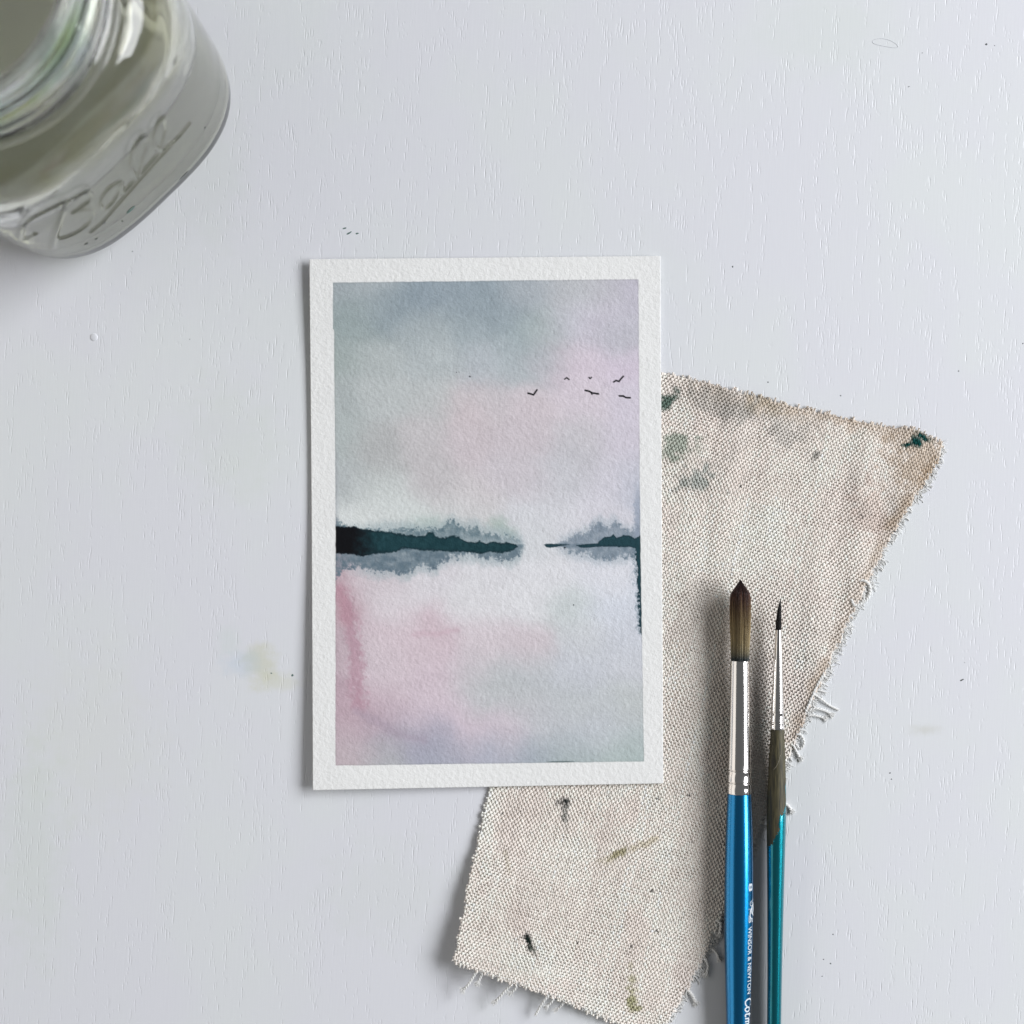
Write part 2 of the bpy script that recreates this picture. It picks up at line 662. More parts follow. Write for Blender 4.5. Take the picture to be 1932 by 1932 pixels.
def edge_dist(u, v):
    d, _ = seg_dist(u, v, POLY[1:24])
    return d


def blob(u, v, cu, cv, ru, rv, ang=0.0, warp=None, seed=0):
    ca, sa = math.cos(ang), math.sin(ang)
    x = ((u - cu) * ca + (v - cv) * sa) / ru
    y = (-(u - cu) * sa + (v - cv) * ca) / rv
    d = np.hypot(x, y)
    n = fbm(u / 14.0, v / 14.0, 3, 50 + seed)
    n2 = fbm(u / 5.0, v / 5.0, 2, 150 + seed)
    return 1 - sstep(0.35, 1.2, d + 0.75 * n + 0.3 * n2)


BASE = np.array([0.905, 0.836, 0.768])


def cloth_col(u, v, jit):
    u = np.asarray(u, float)
    v = np.asarray(v, float)
    c = np.tile(BASE, (len(u), 1))
    c *= (1 + 0.07 * fbm(u / 90, v / 90, 3, 1))[:, None]

    def lay(mask, col):
        nonlocal c
        m = np.clip(mask, 0, 1)[:, None]
        c = c * (1 - m) + np.array(col) * m
    pink = sstep(0.08, 0.7, fbm(u / 75 + 9, v / 110, 3, 7)) * 0.35
    lay(pink * 0.7, (0.66, 0.55, 0.51))
    grey = sstep(0.1, 0.7, fbm(u / 60 + 31, v / 80 + 4, 3, 17)) * 0.28 * sstep(1500, 1000, v)
    lay(grey, (0.42, 0.42, 0.39))
    d = edge_dist(u, v)
    n = fbm(u / 30, v / 30, 3, 27)
    top = (1 - sstep(4, 42, d + 16 * n)) * (v < 1000) * sstep(-0.5, 0.5, fbm(u / 45, v / 45, 2, 37)) * sstep(1250, 1420, u)
    lay(top * 0.42, (0.47, 0.35, 0.23))
    rt = (1 - sstep(2, 26, d + 12 * n)) * (v >= 860) * (v < 1400) * (u > 1400)
    lay(rt * 0.50 * (0.5 + 0.5 * sstep(-0.3, 0.4, fbm(u / 25, v / 25, 2, 47))), (0.42, 0.30, 0.19))
    lay(blob(u, v, 1735, 870, 66, 70, 0, seed=1) * 0.50, (0.47, 0.34, 0.21))
    lay(blob(u, v, 1560, 780, 60, 22, 0.25, seed=2) * 0.35, (0.46, 0.34, 0.22))
    lay(blob(u, v, 1440, 760, 40, 22, 0.25, seed=3) * 0.45, (0.44, 0.35, 0.22))
    lay(blob(u, v, 1640, 960, 45, 60, 0.0, seed=4) * 0.30, (0.52, 0.36, 0.29))
    lay(blob(u, v, 1260, 757, 26, 15, -0.7, seed=5) * 0.9, (0.06, 0.13, 0.10))
    lay(blob(u, v, 1276, 842, 40, 24, -0.3, seed=6) * 0.62, (0.17, 0.26, 0.19))
    lay(blob(u, v, 1310, 903, 36, 26, -0.3, seed=7) * 0.55, (0.19, 0.27, 0.25))
    lay(blob(u, v, 1370, 760, 80, 30, 0.3, seed=8) * 0.45, (0.30, 0.30, 0.27))
    lay(blob(u, v, 1480, 815, 46, 34, 0.3, seed=9) * 0.32, (0.30, 0.31, 0.29))
    lay(blob(u, v, 1537, 862, 16, 6, -0.7, seed=10) * 0.6, (0.14, 0.15, 0.13))
    lay(blob(u, v, 1360, 1330, 18, 150, 0, seed=11) * 0.12, (0.45, 0.36, 0.26))
    lay(blob(u, v, 1745, 826, 24, 8, 0.5, seed=12), (0.008, 0.075, 0.068))
    lay(blob(u, v, 1727, 833, 13, 12, 0.0, seed=13), (0.008, 0.075, 0.068))
    lay(blob(u, v, 1712, 839, 14, 5.5, -0.2, seed=14), (0.008, 0.075, 0.068))
    lay(blob(u, v, 1066, 1513, 15, 12, 0, seed=15), (0.008, 0.014, 0.015))
    lay(blob(u, v, 1067, 1545, 9, 36, 0, seed=16) * (0.25 + 0.6 * (jit > 0.45)) * sstep(1590, 1515, v), (0.05, 0.075, 0.065))
    lay(blob(u, v, 997, 1774, 8, 14, -0.35, seed=17), (0.006, 0.012, 0.012))
    lay(blob(u, v, 1009, 1802, 7, 30, -0.42, seed=18) * (0.3 + 0.6 * (jit > 0.4)) * sstep(1830, 1780, v), (0.04, 0.065, 0.05))
    lay(blob(u, v, 1163, 1611, 18, 7, -0.45, seed=19) * 0.7, (0.30, 0.27, 0.10))
    lay(blob(u, v, 1215, 1592, 40, 8, -0.4, seed=20) * 0.40, (0.40, 0.35, 0.16))
    lay(blob(u, v, 1140, 1622, 30, 10, -0.3, seed=21) * 0.25, (0.45, 0.40, 0.22))
    lay(blob(u, v, 1192, 1845, 10, 11, 0, seed=22) * 0.55, (0.34, 0.33, 0.14))
    lay(blob(u, v, 1194, 1886, 17, 22, 0, seed=23) * 0.75, (0.30, 0.30, 0.11))
    lay(blob(u, v, 1190, 1825, 5, 12, 0, seed=24) * 0.3, (0.34, 0.33, 0.14))
    lay(blob(u, v, 957, 1625, 5, 24, -0.2, seed=25) * 0.22, (0.33, 0.31, 0.14))
    for (cu, cv, r) in [(1230, 1680, 2.6), (1190, 1786, 2.4), (1204, 1770, 1.8), (1090, 1778, 1.8), (1300, 1500, 1.8), (1305, 1588, 1.8),
                        (1598, 1298, 2), (1590, 1213, 2), (1690, 1004, 2.5), (1627, 975, 2), (1484, 1228, 2.2),
                        (947, 1534, 1.8), (1239, 1757, 2.8), (1497, 1210, 2), (1397, 918, 2), (1373, 929, 2), (1240, 1507, 2)]:
        lay((np.hypot(u - cu, v - cv) < r) * 0.85, (0.03, 0.03, 0.028))
    return np.clip(c, 0.003, 0.9)


cloth = thing('canvas_scrap', 'stained beige canvas scrap with frayed edges lying under the painted card', 'cloth')
A1, A2 = math.radians(14.6), math.radians(12.6)
E1 = np.array([math.cos(A1), math.sin(A1)])          # weft, pixel space (v down)
E2 = np.array([-math.sin(A2), math.cos(A2)])         # warp
PITCH1, PITCH2 = 0.60 / PX, 0.80 / PX                # spacing of warp yarns (along E1) and weft yarns (along E2), px
O = np.array([1093.0, 665.0])


def world_pts(u, v, z):
    k = (CAM_H - z) / CAM_H
    return np.stack([(u - 966) * PX * k, -(v - 966) * PX * k, z], axis=-1)


def weave(pool, along, across, pa, pc, n_yarn, n_cross, parity, seed, rr, flat, ext, amp0, zoff):
    """yarns that run `along`, numbered in the direction `across`"""
    r2 = np.random.default_rng(seed)
    SUB = 2
    for j in range(-6, n_yarn):
        s = np.arange(-8 * SUB, n_cross * SUB) / SUB
        wob = 0.34 * fbm(s / 7.0 + j * 0.13, np.full_like(s, j * 0.21), 2, seed)
        w1 = 0.5 * fbm(s / 55.0, np.full_like(s, j / 40.0), 2, seed + 5)
        q = O[None] + along[None] * (s * pa)[:, None] + across[None] * ((j + wob + w1) * pc)[:, None]
        jag = 2.0 * fbm(q[:, 0] / 6.0, q[:, 1] / 6.0, 1, 91)
        ok = in_poly(q[:, 0] + jag, q[:, 1] + jag)
        if ok.sum() < 4:
            continue
        idx = np.nonzero(ok)[0]
        cuts = np.nonzero(np.diff(idx) > 1)[0]
        for run in np.split(idx, cuts + 1):
            if len(run) < 4:
                continue
            a, b = run[0], run[-1]
            a = max(0, a - r2.integers(0, ext))
            b = min(len(s) - 1, b + r2.integers(0, ext))
            sl = slice(a, b + 1)
            u, v = q[sl, 0], q[sl, 1]
            ss = s[sl]
            amp = amp0 * (1 + 0.20 * r2.standard_normal(len(ss)))
            z = cloth_z(u, v) + zoff + amp * np.cos(math.pi * (ss + j + parity))
            z = np.maximum(z, 0.16)
            P = world_pts(u, v, z)
            rad = rr * (1 + 0.18 * fbm(ss / 2.3 + j * 3.1, ss * 0 + j, 2, seed + 9))
            rad = rad * (1 + 0.16 * np.cos(math.pi * (ss + j + parity)) + 0.10 * r2.standard_normal(len(ss)))
            V, F = tube_arrays(P, rad, 4, flat)
            yj = 1 + 0.035 * r2.standard_normal()
            col = cloth_col(u, v, r2.random(len(u))) * yj * (1 + 0.045 * r2.standard_normal(len(u)))[:, None]
            # yarn ends that stick out are unstained
            pool.add(V, F, np.clip(np.repeat(col, 4, axis=0), 0.003, 0.9))


SPAN1 = int(720 / PITCH1) + 20
SPAN2 = int(1400 / PITCH2) + 20
pw = Pool()
weave(pw, E1, E2, PITCH1, PITCH2, SPAN2, SPAN1, 0, 501, 0.40, 0.55, 3, 0.09, -0.03)
o = pw.build('weft_yarn', M_CLOTH, cloth)
o['kind'] = 'stuff'
pw = Pool()
weave(pw, E2, E1, PITCH2, PITCH1, SPAN1, SPAN2, 1, 777, 0.34, 0.75, 4, 0.235, 0.03)
o = pw.build('warp_yarn', M_CLOTH, cloth)
o['kind'] = 'stuff'

# frayed fibre along the cut right edge and the bottom edge
WHITE = np.array([0.97, 0.965, 0.945])
fz = Pool()
REDGE = [np.array(p) for p in POLY[6:23]]


def along_edge(edge, step):
    for i in range(len(edge) - 1):
        a, b = edge[i], edge[i + 1]
        L = np.linalg.norm(b - a)
        n = max(1, int(L / step))
        for k in range(n):
            yield a + (b - a) * (k + random.random()) / n, (b - a) / L


def strand(pool, p, d, length, rad, curl, z0, col, droop=True, n=7, taper=0.5):
    ang = math.atan2(d[1], d[0])
    pts = []
    q = np.array(p, float)
    st = length / PX / n
    zz = z0
    for k in range(n + 1):
        pts.append((q[0], q[1], zz))
        ang += random.gauss(0, curl)
        q = q + st * np.array([math.cos(ang), math.sin(ang)])
        zz = max(rad * 0.9, zz + (-z0 * 0.8 / n if droop else 0) + random.gauss(0, 0.08))
    pts = np.array(pts)
    P = world_pts(pts[:, 0], pts[:, 1], pts[:, 2])
    rr = rad * np.linspace(1, taper, n + 1)
    V, F = tube_arrays(P, rr, 4)
    pool.add(V, F, col)


for p, d in along_edge(REDGE, 0.9):
    nrm = np.array([-d[1], d[0]])
    if nrm[0] < 0:
        nrm = -nrm
    clump = 0.55 + 0.9 * float(vnoise(np.array([p[1] / 22.0]), np.array([3.3]), 5)[0])
    z0 = float(cloth_z(p[0], p[1])) + 0.1
    for _ in range(2):
        dd = nrm + d * random.gauss(0.3, 0.9)
        strand(fz, p - nrm * random.uniform(0, 5), dd, random.uniform(1.1, 3.2) * clump, random.choice((0.10, 0.14, 0.19)), 0.5, z0 + random.uniform(-0.35, 0.0),
               WHITE * random.uniform(0.93, 1.06))
for p, d in along_edge(REDGE, 11):
    nrm = np.array([-d[1], d[0]])
    if nrm[0] < 0:
        nrm = -nrm
    z0 = float(cloth_z(p[0], p[1])) + 0.15
    strand(fz, p - nrm * 3, nrm * 0.8 + d * random.gauss(0.2, 1.1), random.uniform(1.6, 4.0), 0.2, 0.65, z0,
           WHITE * random.uniform(0.9, 1.03), n=10, taper=0.7)
TEDGE = [np.array(p) for p in POLY[1:7]]
for p, d in along_edge(TEDGE, 3):
    nrm = np.array([d[1], -d[0]])
    strand(fz, p + nrm * -2, nrm + d * random.gauss(0, 0.5), random.uniform(0.4, 0.9), 0.06, 0.4, 0.6,
           WHITE * random.uniform(0.85, 1.0), n=4)
BEDGE = [np.array(p) for p in POLY[22:27]][::-1]
for p, d in along_edge(BEDGE, 2.2):
    nrm = np.array([-d[1], d[0]])
    z0 = float(cloth_z(p[0], p[1]))
    for _ in range(2):
        strand(fz, p - nrm * 4, nrm * 0.8 + d * random.gauss(0.5, 0.5), random.uniform(0.7, 1.6), 0.09, 0.3, z0 + .1,
               WHITE * random.uniform(0.95, 1.06), droop=False, n=5)
LEDGE = [np.array(p) for p in POLY[26:29]]
for p, d in along_edge(LEDGE, 4):
    nrm = np.array([d[1], -d[0]])
    if nrm[0] > 0:
        nrm = -nrm
    strand(fz, p - nrm * 2, nrm + d * random.gauss(0, 0.7), random.uniform(0.3, 0.7), 0.06, 0.4,
           float(cloth_z(p[0], p[1])), WHITE * random.uniform(0.85, 1.0), droop=False, n=4)
o = fz.build('frayed_fibre', M_FIBRE, cloth)
o['kind'] = 'stuff'


def plied_thread(pts, rad=0.17, tuft=True):
    """a loose end of two plies twisted together, opening into a tuft"""
    rad *= 1.55
    pool = Pool()
    c = np.array(catmull(pts, 7))
    n = len(c)
    P = world_pts(c[:, 0], c[:, 1], c[:, 2])
    T = np.gradient(P, axis=0)
    T /= np.linalg.norm(T, axis=1)[:, None]
    S = np.cross(T, np.array([0, 0, 1.0]))
    S /= np.linalg.norm(S, axis=1)[:, None]
    N = np.cross(S, T)
    L = np.concatenate([[0], np.cumsum(np.linalg.norm(np.diff(P, axis=0), axis=1))])
    for ph in (0, math.pi):
        a = L / 0.9 * math.pi + ph
        Q = P + (S * np.cos(a)[:, None] + N * np.sin(a)[:, None]) * rad * 0.85
        V, F = tube_arrays(Q, rad, 5)
        pool.add(V, F, WHITE)
    if tuft:
        e = c[-1]
        d = c[-1][:2] - c[-4][:2]
        d /= np.linalg.norm(d)
        for _ in range(44):
            dd = d + np.array([-d[1], d[0]]) * random.gauss(0, 0.3)
            strand(pool, e[:2] - d * 3, dd, random.uniform(0.9, 2.3), 0.11, 0.18, e[2], WHITE * random.uniform(0.97, 1.08),
                   droop=False, n=5)
    return pool.build('loose_thread', M_FIBRE, cloth)


zb = lambda u, v: float(cloth_z(u, v))
plied_thread([(900, 1832, zb(900, 1832)), (893, 1843, 4.4), (884, 1857, 4.2), (876, 1866, 3.9)])
plied_thread([(911, 1836, zb(911, 1836)), (906, 1845, 4.2), (903, 1852, 4.1)], 0.15)
plied_thread([(968, 1856, zb(968, 1856)), (955, 1867, 3.8), (944, 1880, 3.4), (936, 1888, 3.2)])
plied_thread([(975, 1858, zb(975, 1858)), (972, 1866, 3.6), (965, 1872, 3.4)], 0.16)
plied_thread([(1036, 1878, zb(1036, 1878)), (1026, 1889, 3.0), (1017, 1903, 2.4), (1010, 1916, 1.9)], 0.16, False)
plied_thread([(1045, 1882, zb(1045, 1882)), (1042, 1889, 2.8), (1034, 1897, 2.4)], 0.15)
plied_thread([(1065, 1888, zb(1065, 1888)), (1060, 1897, 2.3), (1052, 1903, 1.8)], 0.13)
plied_thread([(1535, 1310, .9), (1548, 1318, .8), (1565, 1331, .5), (1583, 1340, .4)], 0.13, False)
plied_thread([(1526, 1340, .9), (1540, 1337, .9), (1556, 1341, .6), (1566, 1346, .4)], 0.16)
plied_thread([(1524, 1350, .9), (1537, 1350, .7), (1553, 1354, .4)], 0.15)
plied_thread([(1555, 1270, 1.0), (1543, 1290, 1.1), (1530, 1318, 1.1), (1520, 1342, 1.0)], 0.2, False)
plied_thread([(1622, 1095, 1.0), (1634, 1097, 1.2), (1642, 1110, .9), (1636, 1130, .7), (1622, 1140, .6)], 0.18, False)
plied_thread([(1606, 1130, 1.0), (1612, 1142, 1.1), (1624, 1139, .8), (1632, 1125, .6)], 0.18, False)
plied_thread([(1502, 1385, .9), (1512, 1388, .8), (1517, 1402, .6), (1510, 1413, .4), (1502, 1404, .5)], 0.14, False)
plied_thread([(1496, 1405, .9), (1502, 1416, .7), (1508, 1428, .4)], 0.15)
plied_thread([(1478, 1515, .8), (1487, 1520, .6), (1492, 1528, .4)], 0.17)
plied_thread([(1352, 1735, .8), (1360, 1743, .9), (1358, 1760, .7)], 0.2)
plied_thread([(1345, 1790, .8), (1352, 1798, .6), (1356, 1808, .4)], 0.16)
plied_thread([(1330, 1808, .8), (1336, 1822, .6), (1333, 1836, .5)], 0.18)
plied_thread([(1298, 1868, .8), (1306, 1878, .8), (1312, 1890, .5)], 0.2)

# ------------------------------------------------------------------ painted card
# painting coordinates: X = (u-566.2)/0.3574 , Y = (v-469.5)/0.3574
CT = [  # X, Y, displayed colour of the wash
    (200, 200, 158, 168, 173), (400, 200, 170, 178, 182), (600, 260, 140, 155, 166), (520, 320, 136, 152, 162),
    (850, 220, 146, 160, 170), (960, 300, 140, 155, 164), (1050, 340, 150, 163, 171), (1200, 200, 165, 173, 180), (1400, 210, 184, 186, 190),
    (1600, 190, 186, 185, 191), (1760, 190, 188, 183, 196), (200, 400, 148, 163, 164), (350, 420, 150, 164, 165), (440, 300, 146, 160, 166),
    (600, 420, 166, 176, 179), (900, 420, 160, 172, 177), (1150, 470, 157, 171, 176), (1290, 430, 162, 175, 174), (1260, 560, 165, 176, 180),
    (1420, 380, 194, 192, 202), (1600, 400, 198, 191, 204), (1750, 400, 195, 190, 203), (1700, 455, 176, 177, 184),
    (200, 560, 160, 172, 170), (400, 560, 178, 185, 185), (700, 600, 178, 186, 188), (1000, 600, 177, 184, 190), (1150, 620, 172, 182, 186),
    (1340, 580, 206, 189, 200), (1500, 600, 209, 195, 207), (1700, 620, 206, 192, 208), (220, 800, 170, 178, 178),
    (450, 800, 186, 191, 191), (700, 780, 188, 191, 191), (880, 860, 203, 188, 192), (1000, 800, 198, 190, 194), (1200, 820, 204, 191, 197),
    (1500, 800, 207, 195, 204), (1750, 800, 204, 195, 208), (220, 1000, 175, 184, 183), (420, 1060, 177, 178, 178),
    (650, 1000, 195, 190, 192), (900, 1000, 201, 189, 194), (1200, 1000, 200, 189, 195), (1500, 1000, 199, 193, 198), (1480, 1080, 190, 188, 194),
    (1700, 1000, 201, 193, 205), (230, 1230, 176, 182, 183), (400, 1260, 197, 202, 200), (700, 1200, 193, 188, 190),
    (930, 1330, 205, 196, 199), (1150, 1200, 199, 191, 197), (1400, 1200, 195, 194, 200), (1650, 1200, 204, 199, 209), (1770, 1250, 184, 187, 200),
    (350, 1400, 210, 214, 212), (550, 1400, 204, 209, 207), (900, 1390, 202, 205, 204), (1200, 1420, 206, 206, 211),
    (1400, 1440, 208, 207, 213), (1600, 1380, 207, 204, 212), (1220, 1530, 205, 207, 210), (400, 1760, 206, 194, 200), (700, 1720, 211, 206, 211),
    (1000, 1720, 213, 211, 215), (1300, 1720, 215, 214, 218), (1600, 1720, 212, 212, 219),
    (215, 1830, 190, 158, 168), (200, 2098, 188, 165, 174), (200, 2398, 184, 156, 168), (215, 2540, 190, 168, 177), (320, 2460, 190, 158, 170),
    (500, 1880, 213, 205, 210), (900, 1880, 214, 212, 215), (1200, 1850, 215, 214, 217), (1420, 1898, 196, 203, 203),
    (1650, 1890, 204, 208, 218), (450, 2010, 206, 186, 194), (700, 2020, 205, 182, 191), (380, 2120, 206, 190, 197),
    (600, 2120, 207, 188, 196), (950, 2070, 207, 194, 200), (1200, 2095, 204, 190, 196), (1500, 2050, 201, 203, 207),
    (1740, 2050, 197, 200, 209), (450, 2250, 205, 188, 196), (700, 2250, 204, 185, 195), (930, 2250, 199, 190, 196),
    (1050, 2280, 184, 188, 190), (1200, 2220, 187, 191, 195), (1500, 2200, 193, 196, 204), (1750, 2200, 197, 199, 206),
    (420, 2400, 203, 180, 190), (700, 2400, 205, 187, 197), (1000, 2370, 184, 189, 190), (1150, 2400, 188, 190, 193),
    (1500, 2400, 187, 191, 194), (1750, 2400, 186, 191, 191), (430, 2490, 174, 154, 168), (620, 2500, 200, 182, 194),
    (900, 2500, 207, 187, 199), (1100, 2520, 205, 188, 199), (1300, 2500, 190, 192, 197), (1600, 2530, 188, 192, 199),
    (250, 2650, 190, 173, 181), (470, 2575, 170, 162, 174), (620, 2588, 158, 157, 175), (720, 2600, 162, 160, 178),
    (900, 2595, 196, 183, 194), (1100, 2620, 196, 188, 196), (1400, 2640, 182, 187, 195), (1700, 2640, 178, 188, 188),
    (210, 2705, 188, 171, 176), (450, 2690, 174, 176, 180), (750, 2680, 160, 163, 178), (1000, 2680, 162, 168, 185),
    (1200, 2680, 157, 167, 180), (1400, 2690, 158, 174, 172), (1700, 2690, 163, 180, 177)]


def fy(xs, pts):
    p = np.array(pts, float)
    return np.interp(xs, p[:, 0], p[:, 1])


def painting(X, Y):
    """pigment reflectance for the painted area (n,3)"""
    wx = X + 46 * fbm(X / 150, Y / 150, 4, 201) + 9 * fbm(X / 22, Y / 22, 3, 205)
    wy = Y + 40 * fbm(X / 150, Y / 130, 4, 211) + 9 * fbm(X / 22, Y / 22, 3, 215)
    num = np.zeros((len(X), 3))
    den = np.zeros(len(X)) + 1e-9
    for (cx, cy, r, g, b) in CT:
        w = np.exp(-(((wx - cx) ** 2 + ((wy - cy) * 1.15) ** 2) / (2 * 82.0 ** 2)))
        num += w[:, None] * np.array([r, g, b])
        den += w
    c = num / den[:, None]
    grain = fbm(X / 9, Y / 9, 3, 231)
    cloud = fbm(X / 60, Y / 48, 4, 241)
    fib = fbm((X * 0.8 + Y * 0.6) / 20, (Y * 0.8 - X * 0.6) / 6, 3, 236, 0.6)
    c = c + (4.5 * cloud)[:, None] + (5.0 * grain)[:, None] + (4.0 * fib)[:, None]

    def lay(m, col):
        nonlocal c
        m = np.clip(m, 0, 1)[:, None]
        c = c * (1 - m) + np.array(col, float) * m
    # feathering noise: fractal bloom where wet paint met wet paper
    fz1 = fbm(X / 26, Y / 26, 4, 251, 0.62)
    fz2 = fbm(X / 11, Y / 13, 4, 261, 0.72)
    # rose streak down the left side
    d, p = seg_dist(X + 40 * fz1 + 18 * fz2, Y, [(205, 1810), (235, 1860), (262, 1960), (285, 2080), (300, 2180), (296, 2300), (318, 2420)])
    lay((1 - sstep(2, 64, d + 10 * fz2)) * 0.62 * sstep(2500, 2380, Y), (177, 128, 146))
    d, p = seg_dist(X + 22 * fz1, Y + 22 * fz1, [(210, 1800), (225, 1880), (240, 1960)])
    lay((1 - sstep(5, 55, d)) * 0.40, (186, 134, 148))
    d, p = seg_dist(X, Y + 14 * fz1, [(600, 2035), (720, 2032), (800, 2018), (830, 2010)])
    lay((1 - sstep(2, 26, d)) * 0.35, (196, 158, 172))
    d, p = seg_dist(X, Y + 20 * fz1, [(300, 2440), (420, 2500), (520, 2570), (650, 2590)])
    lay((1 - sstep(2, 40, d)) * 0.35, (160, 142, 160))
    # green mist above the far shore
    for (cx, cy, rx, ry, col, k) in [(690, 1450, 150, 60, (164, 184, 178), .6), (1045, 1455, 75, 62, (160, 180, 170), .7),
                                     (1110, 1500, 60, 50, (150, 172, 162), .6), (600, 1480, 80, 30, (150, 172, 172), .5)]:
        lay((1 - sstep(0.0, 1.2, np.hypot((X - cx) / rx, (Y - cy) / ry) + 0.3 * fz1)) * k, col)
    jag = 24 * fz1 + 34 * fz2
    # grey-blue blooms above and below the left shore
    top = fy(X, [(180, 1440), (200, 1450), (330, 1485), (360, 1478), (480, 1474), (560, 1478), (640, 1488), (740, 1478), (770, 1452), (810, 1436), (835, 1462),
                 (880, 1468), (930, 1458), (960, 1484), (1010, 1500), (1100, 1512), (1150, 1530), (1185, 1560)])
    bot = fy(X, [(180, 1745), (205, 1735), (232, 1690), (290, 1690), (400, 1708), (480, 1704), (570, 1722), (600, 1702), (622, 1682),
                 (720, 1690), (745, 1652), (800, 1632), (900, 1624), (1000, 1640), (1110, 1648), (1160, 1620), (1185, 1575)])
    inx = sstep(1200, 1160, X + 0.5 * jag)
    soft = (1 - sstep(0, 60, np.abs(Y - 1565) - np.where(Y < 1565, 1565 - top, bot - 1565) + 20 * fz1 + 14 * fz2)) * inx
    lay(soft * 0.55 * sstep(180, 420, X), (152, 170, 175))
    a = sstep(-7, 15, (Y - top) + jag * 1.1) * sstep(1570, 1560, Y - 40) * inx
    lay(a * sstep(1600, 1500, Y) * (0.66 + 0.45 * fz1), (86, 112, 124))
    b = sstep(-8, 18, (bot - Y) + jag * 1.15) * (Y > 1560) * inx
    lay(b * (0.78 + 0.45 * fz1), (92, 114, 128))
    lay(b * (1 - sstep(0, 34, np.abs(bot - Y))) * 0.28, (84, 102, 120))
    # blooms round the right shore
    top = fy(X, [(1330, 1575), (1370, 1545), (1420, 1528), (1480, 1505), (1520, 1490), (1545, 1446), (1590, 1440), (1615, 1466), (1640, 1444), (1665, 1440),
                 (1700, 1470), (1740, 1492), (1770, 1480), (1800, 1440)])
    bot = fy(X, [(1330, 1570), (1380, 1592), (1430, 1606), (1500, 1618), (1560, 1640), (1640, 1642), (1720, 1630), (1760, 1622), (1800, 1622)])
    soft = (1 - sstep(0, 55, np.abs(Y - 1565) - np.where(Y < 1565, 1565 - top, bot - 1565) + 20 * fz1 + 14 * fz2)) * sstep(1320, 1420, X)
    lay(soft * 0.5, (156, 170, 180))
    lay(sstep(-7, 16, (Y - top) + jag * 1.1) * (Y < 1575) * sstep(1320, 1390, X) * (0.66 + 0.3 * fz1), (108, 125, 142))
    lay(sstep(-8, 18, (bot - Y) + jag * 1.1) * (Y >= 1555) * sstep(1330, 1390, X) * (0.74 + 0.3 * fz1), (104, 122, 138))
    lay(sstep(1752, 1778, X + 0.5 * jag) * sstep(1180, 1400, Y) * (Y < 1560) * 0.75, (140, 152, 172))
    lay(sstep(196 + 16, 196, X + jag * .4) * sstep(1410, 1430, Y) * (Y < 1500) * 0.6, (100, 116, 130))
    lay(sstep(212, 190, X) * sstep(800, 1300, Y) * (Y < 1450) * 0.3, (150, 155, 165))
    # left shore, hard dark edge
    e = 7 * fbm(X / 16, Y / 14, 4, 271, .65) + 6 * fz2 * sstep(330, 480, X)
    top = fy(X, [(180, 1464), (205, 1462), (230, 1470), (280, 1464), (330, 1480), (400, 1488), (440, 1492), (480, 1492), (500, 1500), (560, 1508), (620, 1516),
                 (660, 1512), (678, 1494), (700, 1496), (712, 1512), (745, 1527), (790, 1520), (805, 1512), (840, 1523), (880, 1546), (935, 1546), (948, 1540), (980, 1556),
                 (1010, 1546), (1060, 1550), (1120, 1552), (1140, 1560), (1148, 1572)])
    bot = fy(X, [(180, 1608), (280, 1614), (335, 1625), (380, 1612), (450, 1606), (510, 1600), (545, 1584), (640, 1592), (760, 1597), (850, 1599), (960, 1609),
                 (1000, 1600), (1060, 1606), (1130, 1590), (1148, 1574)])
    s = np.minimum(Y - top, bot - Y) + e
    m = sstep(-3, 5, s) * (X < 1150)
    dk = sstep(430, 250, X + 50 * fz1)[:, None]
    body = np.array([22, 62, 70]) * (1 - dk) + np.array([7, 8, 14]) * dk
    body = body + (9 * fbm(X / 20, Y / 20, 3, 281))[:, None] * (1 - dk)
    rim = (1 - sstep(2, 16, s))[:, None] * 0.45
    body = body * (1 - rim) + np.array([10, 26, 36]) * rim
    m = m[:, None]
    c = c * (1 - m) + body * m
    # right shore and slivers
    top = fy(X, [(1570, 1552), (1580, 1540), (1605, 1522), (1640, 1516), (1655, 1506), (1672, 1526), (1690, 1520), (1705, 1511), (1745, 1516),
                 (1765, 1530), (1785, 1520), (1800, 1505)])
    s1 = np.minimum(np.minimum(Y - top, fy(X, [(1570, 1571), (1740, 1574), (1800, 1590)]) - Y), (X - 1572)) + 0.5 * e
    s2 = np.minimum(Y - fy(X, [(1286, 1562), (1300, 1556), (1360, 1558), (1422, 1560)]), fy(X, [(1286, 1562), (1300, 1576), (1320, 1579), (1360, 1572), (1422, 1561)]) - Y)
    s2 = np.where((X > 1285) & (X < 1424), s2 + 0.3 * e, -9)
    s3 = np.minimum(Y - fy(X, [(1455, 1564), (1520, 1557), (1580, 1553)]), fy(X, [(1455, 1566), (1480, 1577), (1520, 1578), (1580, 1572)]) - Y)
    s3 = np.where((X > 1455) & (X < 1582), s3 + 0.3 * e, -9)
    # the run down the right margin
    xr = fy(Y, [(1540, 1775), (1575, 1764), (1650, 1768), (1750, 1772), (1850, 1778), (1950, 1783), (2000, 1786), (2045, 1797), (2062, 1812)])
    s4 = np.where((Y > 1545) & (Y < 2060), X - xr - 7 + 16 * fz2 + 8 * fz1, -9)
    run_soft = np.where((Y > 1560) & (Y < 2040), X - xr + 16 + 40 * fz2 + 18 * fz1, -9)
    lay(sstep(0, 22, run_soft) * 0.50, (88, 112, 126))
    s = np.maximum(np.maximum(s1, s2), np.maximum(s3, s4))
    m = (sstep(-2, 3, s) * 0.97)[:, None]
    rim = (1 - sstep(1, 12, s))[:, None] * 0.4
    c = c * (1 - m) + (np.array([24, 62, 72]) * (1 - rim) + np.array([12, 30, 42]) * rim) * m
